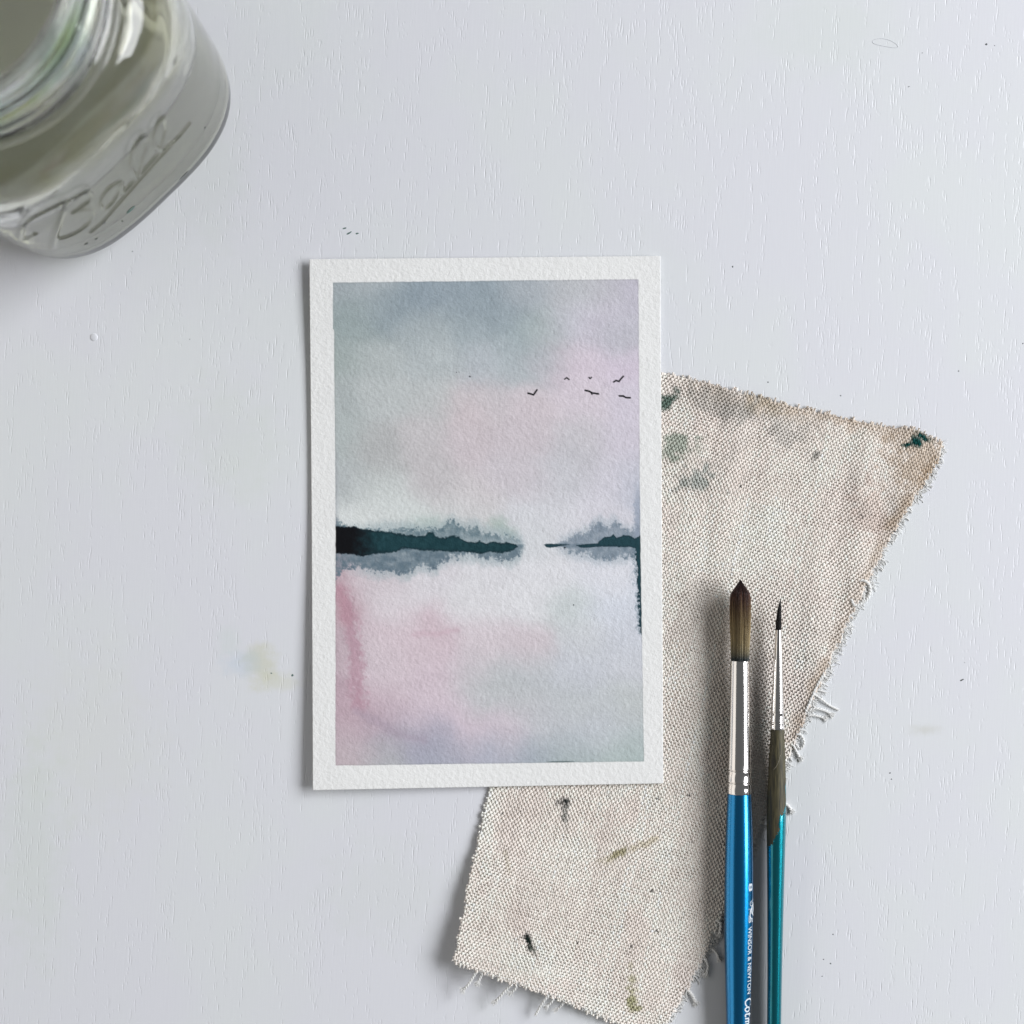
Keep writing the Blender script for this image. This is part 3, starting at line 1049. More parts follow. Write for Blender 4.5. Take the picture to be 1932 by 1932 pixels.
    # birds
    for pts, w in [([(1203, 762), (1222, 767), (1232, 771), (1241, 758), (1250, 745)], 3.6), ([(1396, 688), (1408, 680), (1420, 690)], 2.8),
                   ([(1525, 679), (1531, 685), (1538, 678)], 2.8), ([(1655, 703), (1668, 695), (1684, 700), (1692, 688), (1706, 673)], 3.4),
                   ([(1505, 747), (1527, 752), (1540, 760), (1575, 766)], 3.6), ([(1536, 757), (1541, 768)], 3.0),
                   ([(1685, 776), (1706, 777), (1720, 785), (1742, 786)], 3.6)]:
        d, _ = seg_dist(X, Y, pts)
        lay(1 - sstep(w * 0.7, w * 1.7, d), (4, 5, 9))
    for (cx, cy, r) in [(826, 652, 2.6), (896, 674, 4), (1397, 1577, 4.5), (1443, 1880, 3.4), (838, 651, 1.5)]:
        lay(1 - sstep(r * 0.6, r * 1.4, np.hypot(X - cx, Y - cy)), (20, 26, 30))
    d = np.abs(Y - fy(X, [(1280, 2710), (1800, 2703)]))
    lay((1 - sstep(1, 8, d)) * sstep(1290, 1340, X) * sstep(1480, 1400, X) * 0.7, (70, 90, 92))
    return c


NU, NV = 560, 840
uu, vv = np.meshgrid(np.linspace(0, 1, NU), np.linspace(0, 1, NV))
TLc, TRc, BRc, BLc = np.array([583.5, 489]), np.array([1246, 483]), np.array([1251.5, 1478]), np.array([590, 1491])
pu = (TLc[0] * (1 - uu) + TRc[0] * uu) * (1 - vv) + (BLc[0] * (1 - uu) + BRc[0] * uu) * vv
pv = (TLc[1] * (1 - uu) + TRc[1] * uu) * (1 - vv) + (BLc[1] * (1 - uu) + BRc[1] * uu) * vv
pu += 1.6 * np.sin(vv * math.pi) * (1 - uu) * 0.6
pu = pu.ravel()
pv = pv.ravel()
U, Vv = uu.ravel(), vv.ravel()
# the card rests on the canvas, its left side droops to the table in the middle and lifts at the corners
zt = 1.55 + 0.55 * sstep(0.55, 0.0, U) * 0
zt = zt + sstep(0.60, 0.0, U) * (1.25 * sstep(0.45, 1.0, Vv) + 0.55 * sstep(0.22, 0.0, Vv) - 0.55 * np.exp(-((Vv - 0.38) / 0.22) ** 2))
zt = zt + 0.25 * sstep(0.8, 1.0, Vv)
zt = zt + 0.03 * fbm(pu / 7.0, pv / 7.0, 2, 301)
Xp = (pu - 566.2) / 0.3574
Yp = (pv - 469.5) / 0.3574
eN = 1.6 * fbm(Xp / 30, Yp / 30, 3, 311)
left = 174 + 6 * sstep(418, 432, Yp) + 7 * sstep(428, 1400, Yp)
right = fy(Yp, [(160, 1786), (1500, 1796), (2710, 1816)])
topb = fy(Xp, [(172, 178), (1786, 160)])
botb = fy(Xp, [(187, 2728), (1816, 2706)])
ins = np.minimum(np.minimum(Xp - left, right - Xp), np.minimum(Yp - topb, botb - Yp)) + eN
msk = sstep(-2.2, 2.2, ins)
disp = painting(Xp, Yp)
# pigment settles a little darker against the masked margin
rimk = ((1 - sstep(0, 9, ins)) * msk * 0.10)[:, None]
disp = disp * (1 - rimk)
lum = disp.mean(axis=1, keepdims=True)
disp = lum + (disp - lum) * 0.80
disp = disp * np.array([1.0, 1.0, 0.997])
REFD = 216.0
alb = lin(np.clip(disp, 3, 235)) / lin(np.array([REFD] * 3)) * 0.80
paper = np.tile(np.array([0.880, 0.876, 0.856]), (len(U), 1)) * (1 + 0.02 * fbm(Xp / 90, Yp / 90, 3, 321))[:, None]
pig = paper * (1 - msk[:, None]) + np.minimum(alb, 0.84) * msk[:, None]
k = (CAM_H - zt) / CAM_H
Ptop = np.stack([(pu - 966) * PX * k, -(pv - 966) * PX * k, zt], axis=-1)
THICK = 0.42
Pbot = Ptop - np.array([0, 0, THICK])
idx = np.arange(NU * NV).reshape(NV, NU)
ft = np.stack([idx[:-1, :-1], idx[1:, :-1], idx[1:, 1:], idx[:-1, 1:]], axis=-1).reshape(-1, 4)
# coarse underside and edge strip share the outline
loop = np.concatenate([idx[0, :-1], idx[:-1, -1], idx[-1, :0:-1], idx[:0:-1, 0]])
nb = len(loop)
base = NU * NV
side = np.stack([loop, np.roll(loop, -1), base + (np.arange(nb) + 1) % nb, base + np.arange(nb)], axis=-1)
ib = idx[::25, ::25]
vb = np.concatenate([Ptop, Pbot[loop]])
cb = np.concatenate([pig, np.tile([0.82, 0.81, 0.78], (nb, 1))])
# underside grid
g_v = np.linspace(0, NV - 1, 31).astype(int)
g_u = np.linspace(0, NU - 1, 21).astype(int)
sub = idx[np.ix_(g_v, g_u)]
ub = len(vb)
vb = np.concatenate([vb, Pbot[sub.ravel()]])
cb = np.concatenate([cb, np.tile([0.82, 0.81, 0.78], (sub.size, 1))])
ii = np.arange(sub.size).reshape(sub.shape) + ub
fbk = np.stack([ii[:-1, :-1], ii[:-1, 1:], ii[1:, 1:], ii[1:, :-1]], axis=-1).reshape(-1, 4)
card = mesh_object('painted_card', vb, np.concatenate([ft, side, fbk]), M_PAPER, None, True, cb)
tag(card, 'small watercolour of a misty pink and grey lake with white paper border', 'painting')


# ------------------------------------------------------------------ brushes
def brush_frame(name, label, tip_px, ref_px, z_tip, z_ref):
    """Empty whose local -Y runs from the tip along the handle"""
    a = np.array(W(tip_px[0], tip_px[1], z_tip))
    b = np.array(W(ref_px[0], ref_px[1], z_ref))
    d = b - a
    L = np.linalg.norm(d)
    d /= L
    yaw = math.atan2(d[0], -d[1])            # local -Y -> d
    pitch = math.asin(-d[2])
    e = thing(name, label, 'brush', tuple(a), (pitch, 0, yaw))
    return e


def smooth_profile(pts, sub=5):
    c = catmull(pts, sub)
    return [(float(p[0]), max(0.01, float(p[1]))) for p in c]


def hair_head(parent, env, n_hair, hair_r, colour, bend=None, core=0.86):
    """env: list of (d, r) from the tip (d=0) down into the ferrule"""
    e = np.array(env, float)
    Ld = e[-1, 0]
    pool = Pool()
    r2 = np.random.default_rng(5)
    # dense inner core
    prof = [(d, max(0.02, r * core)) for d, r in env]
    v, f = lathe(prof, 20, 'y', False)
    v = np.array(v)
    if bend is not None:
        v[:, 0] += bend(-v[:, 1])
    pool.add(v, np.array(f), colour(-v[:, 1], np.full(len(v), 0.3)) * 0.55)
    S = 14
    for _ in range(n_hair):
        q = math.sqrt(r2.uniform(0.55, 1.0))
        a = r2.uniform(0, 2 * math.pi)
        short = abs(r2.normal(0, 0.35)) if r2.random() < 0.6 else abs(r2.normal(0, 1.6))
        d = np.linspace(min(short, Ld * 0.3), Ld, S)
        rr = np.interp(d, e[:, 0], e[:, 1]) * q * (1 + r2.normal(0, 0.012))
        tw = a + r2.normal(0, 0.10) * (1 - d / Ld)
        P = np.stack([rr * np.sin(tw), -d, rr * np.cos(tw)], axis=-1)
        if bend is not None:
            P[:, 0] += bend(d)
        rad = hair_r * np.clip(0.25 + d / (Ld * 0.25), 0.25, 1.0)
        V, F = tube_arrays(P, rad, 3, 1.0, up=(0.3, 0.02, 1))
        cc = colour(d, np.full(S, r2.random()))
        pool.add(V, F, np.repeat(cc, 3, axis=0))
    o = pool.build('bristles', M_HAIR, parent)
    o['kind'] = 'stuff'
    return o


K7 = 0.03605           # mm per pixel of the zoomed brush tracing
# ---- big round brush
big = brush_frame('paint_brush', 'thick round brush with brown bristles and glossy blue lettered handle', (1397, 1093.5), (1392.5, 1932), 6.1, 3.9)
SB = 0.990             # the brush lies ~5 mm above the table, so it is seen enlarged by 1 %
dB = lambda y: (y - 125) * K7 * SB


def big_col(d, r):
    t = d / 23.4
    st = [(0.0, (0.012, 0.006, 0.006)), (0.12, (0.035, 0.012, 0.010)), (0.22, (0.075, 0.026, 0.016)), (0.34, (0.14, 0.08, 0.038)), (0.55, (0.28, 0.20, 0.095)),
          (0.80, (0.36, 0.275, 0.14)), (0.90, (0.22, 0.19, 0.12)), (0.96, (0.045, 0.055, 0.055)), (1.0, (0.02, 0.028, 0.03))]
    xs = [s[0] for s in st]
    jit = t + (r - 0.5) * 0.16 * np.clip((t - 0.05) * 6, 0, 1) * np.clip((0.93 - t) * 8, 0, 1)
    c = np.stack([np.interp(jit, xs, [s[1][k] for s in st]) for k in range(3)], axis=-1)
    return c * (0.45 + 1.1 * r[:, None])


envB = smooth_profile([(0, 0.05), (0.9, 0.65), (2.1, 1.45), (3.2, 2.25), (4.0, 2.72), (5.5, 2.93), (9, 3.0), (13, 2.93), (18, 2.72), (23.4, 2.56), (24.4, 2.5)], 4)
hair_head(big, envB, 620, 0.075, big_col)
fy0 = dB(775)


def ferrule(parent, rows, bore):
    v, f = lathe(rows + [(rows[-1][0], rows[-1][1] - 0.35), (rows[-1][0] - 1.0, rows[-1][1] - 0.4)], 64, 'y', False)
    n = 64
    # inner lip at the hair end
    m = len(v)
    d0, r0 = rows[0]
    for k in range(n):
        a = 2 * math.pi * k / n
        v.append(((r0 - bore) * math.sin(a), -(d0 + 0.05), (r0 - bore) * math.cos(a)))
    for k in range(n):
        v.append(((r0 - bore) * math.sin(2 * math.pi * k / n), -(d0 + 1.5), (r0 - bore) * math.cos(2 * math.pi * k / n)))
    for k in range(n):
        k2 = (k + 1) % n
        f.append((k, k2, m + k2, m + k))
        f.append((m + k, m + k2, m + n + k2, m + n + k))
    return mesh_object('ferrule', v, f, M_CHROME, parent)


def groove(d, r, w=0.45, h=0.16):
    """a crimped ring: bead, dip, bead"""
    return [(d - 1.5 * w, r), (d - w, r + h * 0.8), (d - 0.55 * w, r + h), (d - 0.2 * w, r - h * 0.8), (d, r - h * 1.2), (d + 0.2 * w, r - h * 0.8),
            (d + 0.55 * w, r + h), (d + w, r + h * 0.8), (d + 1.5 * w, r)]


rows = [(fy0, 2.68), (fy0 + 0.12, 2.73), (fy0 + 10, 2.92), (fy0 + 20, 3.12), (dB(1600), 3.36)]
rows += groove(dB(1650), 3.40) + groove(dB(1748), 3.47) + [(dB(1800), 3.52), (dB(1834), 3.54), (dB(1840), 3.50)]
ferrule(big, rows, 0.16)
h0 = dB(1840)
Y7 = lambda y: dB(1756 + y)
hB = smooth_profile([(h0 - 0.6, 3.2), (h0 - 0.05, 3.22), (h0 + 0.05, 3.40), (h0 + 1.2, 3.46), (Y7(400), 3.85), (Y7(700), 4.08), (Y7(1000), 4.14), (Y7(1300), 4.02),
                     (Y7(1650), 3.68), (Y7(1932), 3.38), (Y7(2600), 2.9), (Y7(3600), 2.4), (Y7(4700), 2.05), (Y7(5200), 1.9), (Y7(5300), 1.5), (Y7(5340), 0.6), (Y7(5345), 0.05)], 6)
v, f = lathe(hB, 72, 'y')
handleB = mesh_object('handle', v, f, M_BLUE, big)
hd = np.array([p[0] for p in hB])
hr = np.array([p[1] for p in hB])


def on_handle(d, arc0, lift):
    """d along the brush, arc0 = arc length (mm) from the top line towards the right"""
    r = np.interp(d, hd, hr)
    a = arc0 / r
    return np.stack([(r + lift) * np.sin(a), -d, (r + lift) * np.cos(a)], axis=-1)


def ribbon(name, strokes, parent, mat):
    """strokes: list of (points [(d, arc)], width) wrapped on the handle"""
    V, F = [], []
    for si, (pts, w) in enumerate(strokes):
        c = np.array(catmull(pts, 6)) if len(pts) > 2 else np.array([np.array(pts[0]) * (1 - t) + np.array(pts[1]) * t for t in np.linspace(0, 1, 7)])
        T = np.gradient(c, axis=0)
        T /= np.linalg.norm(T, axis=1)[:, None] + 1e-9
        Nn = np.stack([-T[:, 1], T[:, 0]], axis=-1)
        b = len(V)
        n = len(c)
        for sgn in (-1, 0, 1):
            q = c + Nn * sgn * w / 2
            V.extend(on_handle(q[:, 0], q[:, 1], 0.028 + 0.004 * (si % 3)).tolist())
        for r_ in range(2):
            for i in range(n - 1):
                F.append((b + r_ * n + i, b + r_ * n + i + 1, b + (r_ + 1) * n + i + 1, b + (r_ + 1) * n + i))
    return mesh_object(name, V, F, mat, parent)


def text_on_handle(txt, d0, length, arc, cap):
    cu = bpy.data.curves.new('lettering', 'FONT')
    cu.body = txt
    cu.size = 1.0
    cu.resolution_u = 3
    cu.offset = 0.008
    to = bpy.data.objects.new('lettering', cu)
    C.objects.link(to)
    bpy.context.view_layer.update()
    me = bpy.data.meshes.new_from_object(to.evaluated_get(bpy.context.evaluated_depsgraph_get()))
    bpy.data.objects.remove(to)
    b = bmesh.new()
    b.from_mesh(me)
    bpy.data.meshes.remove(me)
    ys = [w.co.y for w in b.verts]
    y0, y1 = min(ys), max(ys)
    for k in range(1, 9):
        bmesh.ops.bisect_plane(b, geom=b.verts[:] + b.edges[:] + b.faces[:], plane_co=(0, y0 + (y1 - y0) * k / 9, 0), plane_no=(0, 1, 0))
    b.verts.ensure_lookup_table()
    xs = [w.co.x for w in b.verts]
    x0, x1 = min(xs), max(xs)
    d = np.array([d0 + (w.co.x - x0) / (x1 - x0) * length for w in b.verts])
    ar = np.array([arc + (w.co.y - y0) / (y1 - y0) * cap for w in b.verts])
    V = on_handle(d, ar, 0.03)
    F = [tuple(w.index for w in q.verts) for q in b.faces]
    b.free()
    return mesh_object('lettering', V, F, M_SILVER, handleB)


# zoomed tracing (y in the handle close-up) -> distance along the brush
text_on_handle('8', Y7(790), 64 * K7, 2.55, 1.7)
text_on_handle('WINSOR & NEWTON', Y7(1138), 536 * K7, 2.35, 1.75)


def px8(x, y):
    """pixel of the 555x1932 tracing -> (d, arc)"""
    ys = 2380 + y * 0.2162
    d = dB(1756 + (ys - 2140) / 0.3416)
    r = float(np.interp(d, hd, hr))
    xc = 2000 + 0 + (2017.3 - 2000) - (y / 1932.0) * 1.6            # axis
    s = np.clip((2000 + x * 0.2162 - xc) / 9.45 / r, -1, 1.0)
    return (d, r * math.asin(min(0.999, s)))


em = []
for pts, w in [([(250, 352), (236, 364), (212, 374), (203, 400), (215, 425), (238, 420), (246, 398), (232, 386), (222, 400)], 0.16),
               ([(252, 405), (236, 430), (228, 470), (232, 510), (246, 548)], 0.55), ([(256, 430), (250, 470), (254, 520)], 0.9),
               ([(214, 460), (204, 510), (206, 556), (222, 590), (240, 600)], 0.30), ([(224, 450), (214, 480), (218, 530)], 0.22),
               ([(190, 545), (189, 600), (191, 632), (206, 622)], 0.22), ([(205, 560), (208, 606), (213, 634)], 0.24),
               ([(228, 585), (226, 612), (236, 632), (243, 622)], 0.26), ([(188, 458), (190, 468)], 0.3), ([(240, 545), (252, 560), (258, 548)], 0.28)]:
    em.append(([px8(*p) for p in pts], w))
ribbon('emblem', em, handleB, M_SILVER)


# script word, drawn as pen strokes : x along the handle, y up the letters (unit = x-height)
def glyphs():
    out = []
    Cc = [(1.25, 1.55), (1.0, 1.8), (0.55, 1.72), (0.15, 1.2), (0.08, 0.55), (0.4, 0.06), (0.9, 0.1), (1.25, 0.4)]
    oo = [(1.75, 0.98), (1.5, 0.9), (1.38, 0.5), (1.55, 0.06), (1.85, 0.04), (2.1, 0.4), (2.02, 0.85), (1.75, 0.98)]
    tt = [(2.75, 1.6), (2.6, 1.0), (2.5, 0.3), (2.65, 0.03), (2.95, 0.15)]
    tb = [(2.35, 1.02), (3.0, 1.06)]
    m1 = [(3.2, 0.0), (3.3, 0.95)]
    m2 = [(3.28, 0.6), (3.5, 0.95), (3.7, 0.85), (3.7, 0.0)]
    m3 = [(3.7, 0.6), (3.95, 0.96), (4.15, 0.8), (4.12, 0.15), (4.3, 0.03)]
    a1 = [(5.1, 0.9), (4.75, 0.95), (4.5, 0.5), (4.62, 0.08), (4.9, 0.1), (5.12, 0.5)]
    a2 = [(5.14, 0.98), (5.1, 0.3), (5.25, 0.03), (5.4, 0.1)]
    n1 = [(5.6, 0.0), (5.7, 0.95)]
    n2 = [(5.68, 0.6), (5.95, 0.96), (6.15, 0.8), (6.12, 0.15), (6.32, 0.03)]
    for g_ in (Cc, oo, tt, tb, m1, m2, m3, a1, a2, n1, n2):
        out.append(g_)
    return out


sx_, sy_ = 1.75, 1.75
ribbon('script_lettering', [([(Y7(1718) + p[0] * sx_, 1.65 + p[1] * sy_) for p in g_], 0.42) for g_ in glyphs()], handleB, M_SILVER)

# ---- thin liner brush
small = brush_frame('paint_brush', 'thin liner brush with black pointed tip and teal lacquer peeling off the handle', (1469.5, 1130.5), (1460.5, 1932), 5.2, 3.6)
dS = lambda y: (y - 283) * K7 * 0.991
S7 = lambda y: dS(1756 + y)
Lb = dS(530)


def small_col(d, r):
    c = np.tile(np.array([0.010, 0.009, 0.009]), (len(d), 1))
    return c * (0.6 + 0.9 * r[:, None])


def small_bend(d):
    d = np.asarray(d, float)
    t = np.clip(1 - d / Lb, 0, 1)
    return 0.50 * t ** 2 - 0.03


envS = smooth_profile([(0, 0.03), (0.5, 0.16), (2, 0.40), (4.5, 0.66), (7, 0.78), (Lb, 0.82), (Lb + 0.8, 0.8)], 4)
hair_head(small, envS, 150, 0.05, small_col, small_bend)
rows = [(Lb, 0.86), (Lb + 0.1, 0.90), (Lb + 8, 1.22), (Lb + 16, 1.56), (dS(1150), 1.82)]
rows += groove(dS(1185), 1.86, 0.32, 0.10) + groove(dS(1270), 1.94, 0.32, 0.10) + [(dS(1300), 2.0), (dS(1322), 2.02), (dS(1326), 1.98)]
ferrule(small, rows, 0.08)
q0 = dS(1326)
hS = smooth_profile([(q0 - 0.6, 1.75), (q0 - 0.05, 1.78), (q0 + 0.05, 1.9), (q0 + 1, 1.96), (dS(1600), 2.42), (S7(150), 2.72), (S7(320), 2.78), (S7(600), 2.58), (S7(1000), 2.34),
                     (S7(1500), 2.12), (S7(1932), 2.02), (S7(2800), 1.8), (S7(4000), 1.5), (S7(4800), 1.35), (S7(4900), 0.9), (S7(4930), 0.05)], 6)
v, f = lathe(hS, 56, 'y')
mesh_object('handle', v, f, M_TEAL, small)
# a stray hair stuck on the bare wood
hp = [(0.9, -dS(1515), 2.15), (0.45, -dS(1535), 2.35), (0.1, -dS(1575), 2.48), (-0.5, -dS(1610), 2.45), (-1.2, -dS(1640), 2.28)]
hp = np.array(catmull(hp, 5))
hp[:, 2] = np.sqrt(np.maximum(np.interp(-hp[:, 1], [p[0] for p in hS], [p[1] for p in hS]) ** 2 - hp[:, 0] ** 2, 0.1)) + 0.03
V, F = tube_arrays(hp, 0.035, 4)
mesh_object('stray_hair', V, F, mat_plain('pale_hair', (0.5, 0.45, 0.36), 0.5), small)

# ------------------------------------------------------------------ glass jar
AX, AY = -127.0, 119.0
FN = math.atan2(-0.72, 0.69)                     # direction the lettered face looks
prof_o = [(0.0, 30.0, 2.6), (0.25, 34.0, 2.8), (1.2, 37.0, 3.0), (3.2, 39.6, 3.1), (6.5, 41.0, 3.2), (12, 41.5, 3.2), (20, 41.6, 3.2), (45, 41.6, 3.2), (62, 41.6, 3.2),
          (76, 41.6, 3.2), (82, 41.3, 3.1), (87, 40.6, 2.95), (91, 39.6, 2.75), (94, 38.4, 2.5), (96.3, 36.9, 2.25), (97.6, 35.4, 2.05), (98.6, 35.0, 2.0), (99.6, 35.4, 2.0), (101, 36.5, 2.0), (103, 36.9, 2.0),
          (105, 36.4, 2.0), (106.5, 34.9, 2.0), (110, 34.5, 2.0), (126, 34.3, 2.0), (129, 34.0, 2.0), (130.8, 33.2, 2.0), (131.3, 32.2, 2.0)]
prof_i = [(130.8, 31.2, 2.0), (129, 30.6, 2.0), (124, 30.4, 2.0), (106, 30.6, 2.0), (99, 31.2, 2.05), (95, 33.0, 2.2), (91.5, 35.4, 2.55), (87, 37.2, 2.85), (81, 38.2, 3.1), (70, 38.4, 3.2), (45, 38.4, 3.2), (20, 38.3, 3.2),
          (11, 37.3, 3.1), (7.5, 35.2, 3.0), (5.8, 32.0, 2.8), (5.2, 25.0, 2.4), (5.4, 10.0, 2.1)]


def dense(prof, steps):
    p = np.array(prof)
    out = [tuple(p[0])]
    c = catmull([tuple(q) for q in prof], 10)
    c = np.array(c)
    L = np.concatenate([[0], np.cumsum(np.hypot(np.diff(c[:, 0]), np.diff(c[:, 1])))])
    n = int(L[-1] / steps)
    t = np.linspace(0, L[-1], n)
    return np.stack([np.interp(t, L, c[:, k]) for k in range(3)], axis=-1)


def se_r(a, n, th):
    return a / (np.abs(np.cos(th)) ** n + np.abs(np.sin(th)) ** n) ** (1.0 / n)


DO = dense(prof_o, 0.32)
DI = dense(prof_i, 1.2)
TH = np.concatenate([np.linspace(-0.95, 0.95, 420, endpoint=False), np.linspace(0.95, 2 * math.pi - 0.95, 170, endpoint=False)])


def body_a(h):
    return np.interp(h, DO[:, 0], DO[:, 1]), np.interp(h, DO[:, 0], DO[:, 2])


def trace(x, y):
    """close-up pixel (720/1932 source px) -> (tangent mm, height mm) on the jar's outer wall"""
    us, vs = x * 0.37267 / 1.4482, y * 0.37267 / 1.4482
    hs = np.linspace(92, 0.3, 900)
    kk = (CAM_H - hs) / CAM_H
    px_ = (us - 966) * PX * kk - AX
    py_ = -(vs - 966) * PX * kk - AY
    th = np.arctan2(py_, px_) - FN
    a, n = body_a(hs)
    g_ = np.hypot(px_, py_) - se_r(a, n, th)
    w = np.nonzero(g_ < 0)[0]
    i = w[0] if len(w) else len(hs) - 1
    r = math.hypot(px_[i], py_[i])
    return (r * math.sin(th[i]), hs[i])


Z2 = lambda x, y: (x * 0.778, 1019.6 + y * 0.778)
logo = [([Z2(*p) for p in [(335, 890), (265, 930), (205, 935), (188, 890), (225, 820), (320, 735), (440, 670), (560, 612), (680, 560), (790, 500), (855, 508), (848, 570), (780, 630), (690, 690)]], 1.0),
        ([Z2(*p) for p in [(690, 690), (800, 668), (872, 690), (855, 770), (770, 850), (660, 910), (575, 935)]], 1.0),
        ([Z2(*p) for p in [(625, 600), (570, 750), (520, 900), (490, 1020)]], 1.15),
        ([Z2(*p) for p in [(1130, 400), (1040, 450), (970, 540), (945, 625), (980, 660), (1050, 610), (1115, 510), (1140, 410), (1150, 500), (1185, 490)]], 0.9),
        ([(920, 1395), (985, 1310), (955, 1230), (965, 1130), (1000, 1050), (1055, 1000), (1078, 1050), (1050, 1150), (1015, 1285)], 0.9),
        ([(1020, 1285), (1090, 1210), (1165, 1112), (1130, 1070), (1130, 980), (1160, 900), (1205, 860), (1212, 950), (1185, 1060), (1170, 1110)], 0.9),
        ([(1200, 1095), (1290, 1025), (1390, 905)], 0.8),
        ([(672, 1698), (760, 1625), (850, 1520), (1000, 1350), (1150, 1180), (1285, 1035)], 1.3)]
logo_s = []
for pts, w in logo:
    logo_s.append((catmull([trace(*p) for p in pts], 5), w))

V, COL = [], []
tints = []


def tint(th, h, outer):
    """faint glass green, with paint wiped over the neck and shoulder"""
    c = np.tile(np.array([0.980, 0.985, 0.972]), (len(th), 1))
    x = th * 34.0

    def lay(m, col):
        nonlocal c
        m = np.clip(m, 0, 1)[:, None]
        c = c * (1 - m) + np.array(col) * m
    hh = np.full_like(th, h)
    if outer:
        neck = sstep(103, 108, hh) * sstep(131, 124, hh)
        n = fbm(x / 9, hh / 12, 3, 401)
        n2 = fbm(x / 12 + 40, hh / 7, 3, 411)
        lay(neck * sstep(-0.25, 0.5, n) * 0.75, (0.50, 0.74, 0.66))
        lay(neck * sstep(0.15, 0.5, n2) * 0.5, (0.42, 0.50, 0.66))
        lay(np.exp(-((hh - 126) / 4.0) ** 2) * np.exp(-((th - 0.30) / 0.28) ** 2) * 1.0, (0.24, 0.46, 0.03))
        lay(np.exp(-((hh - 101) / 3.2) ** 2) * sstep(0.35, -0.1, th + 0.3 * n) * sstep(-1.4, -1.0, th) * 0.8, (0.32, 0.34, 0.07))
        lay(np.exp(-((hh - 88) / 6.0) ** 2) * np.exp(-((th + 0.28) / 0.22) ** 2) * sstep(-0.3, 0.5, n) * 0.9, (0.48, 0.46, 0.12))
        lay(sstep(70, 80, hh) * sstep(100, 92, hh) * 0.85 * sstep(-0.7, 0.3, n2), (0.68, 0.67, 0.42))
    return c


rowsV = []
for h, a, n in DO:
    r = se_r(a, n, TH)
    # screw thread round the neck
    if 107 < h < 128:
        for kx in range(-1, 5):
            hc = 109 + 5.2 * kx + 5.2 * ((TH + 3.4) / (2 * math.pi))
            ok = (hc > 109.5) & (hc < 124.5)
            r = r + ok * 1.15 * np.exp(-((h - hc) / 0.95) ** 2)
    if 2 < h < 80:
        tx = r * np.sin(TH)
        front = np.cos(TH) > 0.3
        e = np.zeros_like(r)
        for pts, w in logo_s:
            d, _ = seg_dist(tx, np.full_like(tx, h), pts)
            e = np.maximum(e, (1 - sstep(w * 0.10, w * 1.05, d)))
        r = r + 0.62 * e * front
    r = r + 0.10 * fbm(TH * 3.0, np.full_like(TH, h / 14.0), 2, 431)
    rowsV.append(np.stack([r * np.cos(TH + FN), r * np.sin(TH + FN), np.full_like(TH, h)], axis=-1))
    tints.append(tint(TH, h, True))
for h, a, n in DI:
    r = se_r(a, n, TH)
    rowsV.append(np.stack([r * np.cos(TH + FN), r * np.sin(TH + FN), np.full_like(TH, h)], axis=-1))
    tints.append(tint(TH, h, False))
nt = len(TH)
nr = len(rowsV)
VV = np.concatenate(rowsV)
CC = np.concatenate(tints)
i = np.arange(nr - 1)[:, None] * nt
kq = np.arange(nt)[None, :]
k2 = (kq + 1) % nt
FF = np.stack([i + kq, i + k2, i + nt + k2, i + nt + kq], axis=-1).reshape(-1, 4)
# close the two ends with a centre vertex fan (as degenerate-free triangles stored in a second mesh pass)
cb_ = len(VV)
VV = np.concatenate([VV, [[0, 0, 1.2]], [[0, 0, 5.9]]])
CC = np.concatenate([CC, CC[:1], CC[:1]])
faces = FF.tolist()
for q in range(nt):
    faces.append((cb_, (q + 1) % nt, q))
    b0 = (nr - 1) * nt
    faces.append((cb_ + 1, b0 + q, b0 + (q + 1) % nt))
VV[:, 2] += 0.05
jar = thing('mason_jar', 'clear square-shouldered glass jar with embossed script lettering holding murky rinse water', 'jar', (AX, AY, 0))
mesh_object('glass_body', VV, faces, M_GLASS, jar, True, CC)

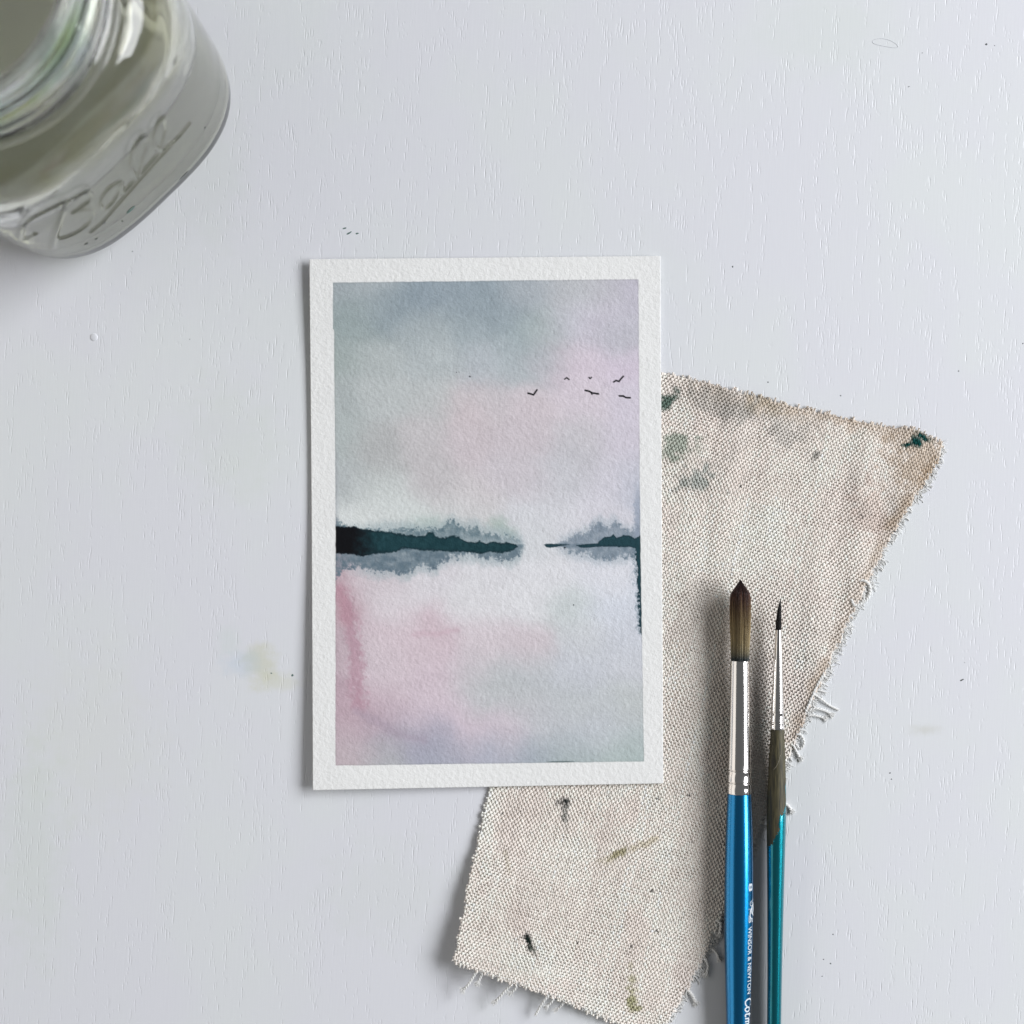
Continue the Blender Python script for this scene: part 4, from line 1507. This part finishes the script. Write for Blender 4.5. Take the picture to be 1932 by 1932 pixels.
# the water inside it
WL = 62.0
wp = [(5.75, 0.01, 2.2), (5.75, 20, 2.3)] + [(h, a + 0.12, n) for h, a, n in DI[::-1] if 6.0 < h < WL - 1.2]
aw, nw = np.interp(WL, DI[::-1, 0], DI[::-1, 1]), np.interp(WL, DI[::-1, 0], DI[::-1, 2])
wp += [(WL, aw + 0.10, nw), (WL - 0.5, aw - 0.8, nw), (WL - 0.75, aw - 2.5, nw), (WL - 0.8, aw * 0.5, nw), (WL - 0.8, 0.01, nw)]
tw_ = np.linspace(0, 2 * math.pi, 120, endpoint=False)
wv = []
for h, a, n in wp:
    r = se_r(a, n, tw_)
    wv.append(np.stack([r * np.cos(tw_ + FN) + AX, r * np.sin(tw_ + FN) + AY, np.full_like(tw_, h)], axis=-1))
wv = np.concatenate(wv)
i = np.arange(len(wp) - 1)[:, None] * 120
kq = np.arange(120)[None, :]
k2 = (kq + 1) % 120
wf = np.stack([i + kq, i + k2, i + 120 + k2, i + 120 + kq], axis=-1).reshape(-1, 4)
tag(mesh_object('rinse_water', wv, wf, M_WATER), 'murky grey green brush water filling the glass jar', 'water')


# dried paint specks on the outside of the jar
def jar_fleck(x, y, a, b, ang, mat, name='paint_fleck'):
    t0, h0_ = trace(x, y)
    V, F = [], []
    n = 12
    for ring_ in (0, 1):
        for k in range(n if ring_ else 1):
            t_ = 2 * math.pi * k / n
            j = random.uniform(0.65, 1.25) if ring_ else 0
            p, q = a * j * math.cos(t_), b * j * math.sin(t_)
            tx, hh = t0 + p * math.cos(ang) - q * math.sin(ang), h0_ + p * math.sin(ang) + q * math.cos(ang)
            hh = max(0.4, hh)
            aa, nn = body_a(hh)
            th = math.asin(max(-1, min(1, tx / aa)))
            for _ in range(6):
                rr = float(se_r(aa, nn, np.array([th]))[0])
                th = math.asin(max(-1, min(1, tx / rr)))
            rr = float(se_r(aa, nn, np.array([th]))[0]) + (0.28 if ring_ == 0 else 0.08)
            V.append((rr * math.cos(th + FN), rr * math.sin(th + FN), hh + 0.05))
    for k in range(n):
        F.append((0, 1 + k, 1 + (k + 1) % n))
    mesh_object(name, V, F, mat, jar)


jar_fleck(955, 1540, 1.6, 0.9, 0.2, M_TEALFLECK)
jar_fleck(1350, 1280, 1.9, 0.55, 0.0, M_FLECK)
jar_fleck(705, 1750, 0.55, 0.35, 0.2, M_FLECK)
jar_fleck(632, 1785, 0.6, 0.3, 0.1, M_FLECK)
jar_fleck(1500, 935, 0.35, 0.3, 0.8, M_FLECK)
jar_fleck(760, 1630, 0.9, 0.35, 0.9, M_FLECK)
jar_fleck(898, 1622, 0.3, 0.25, 0, M_FLECK)
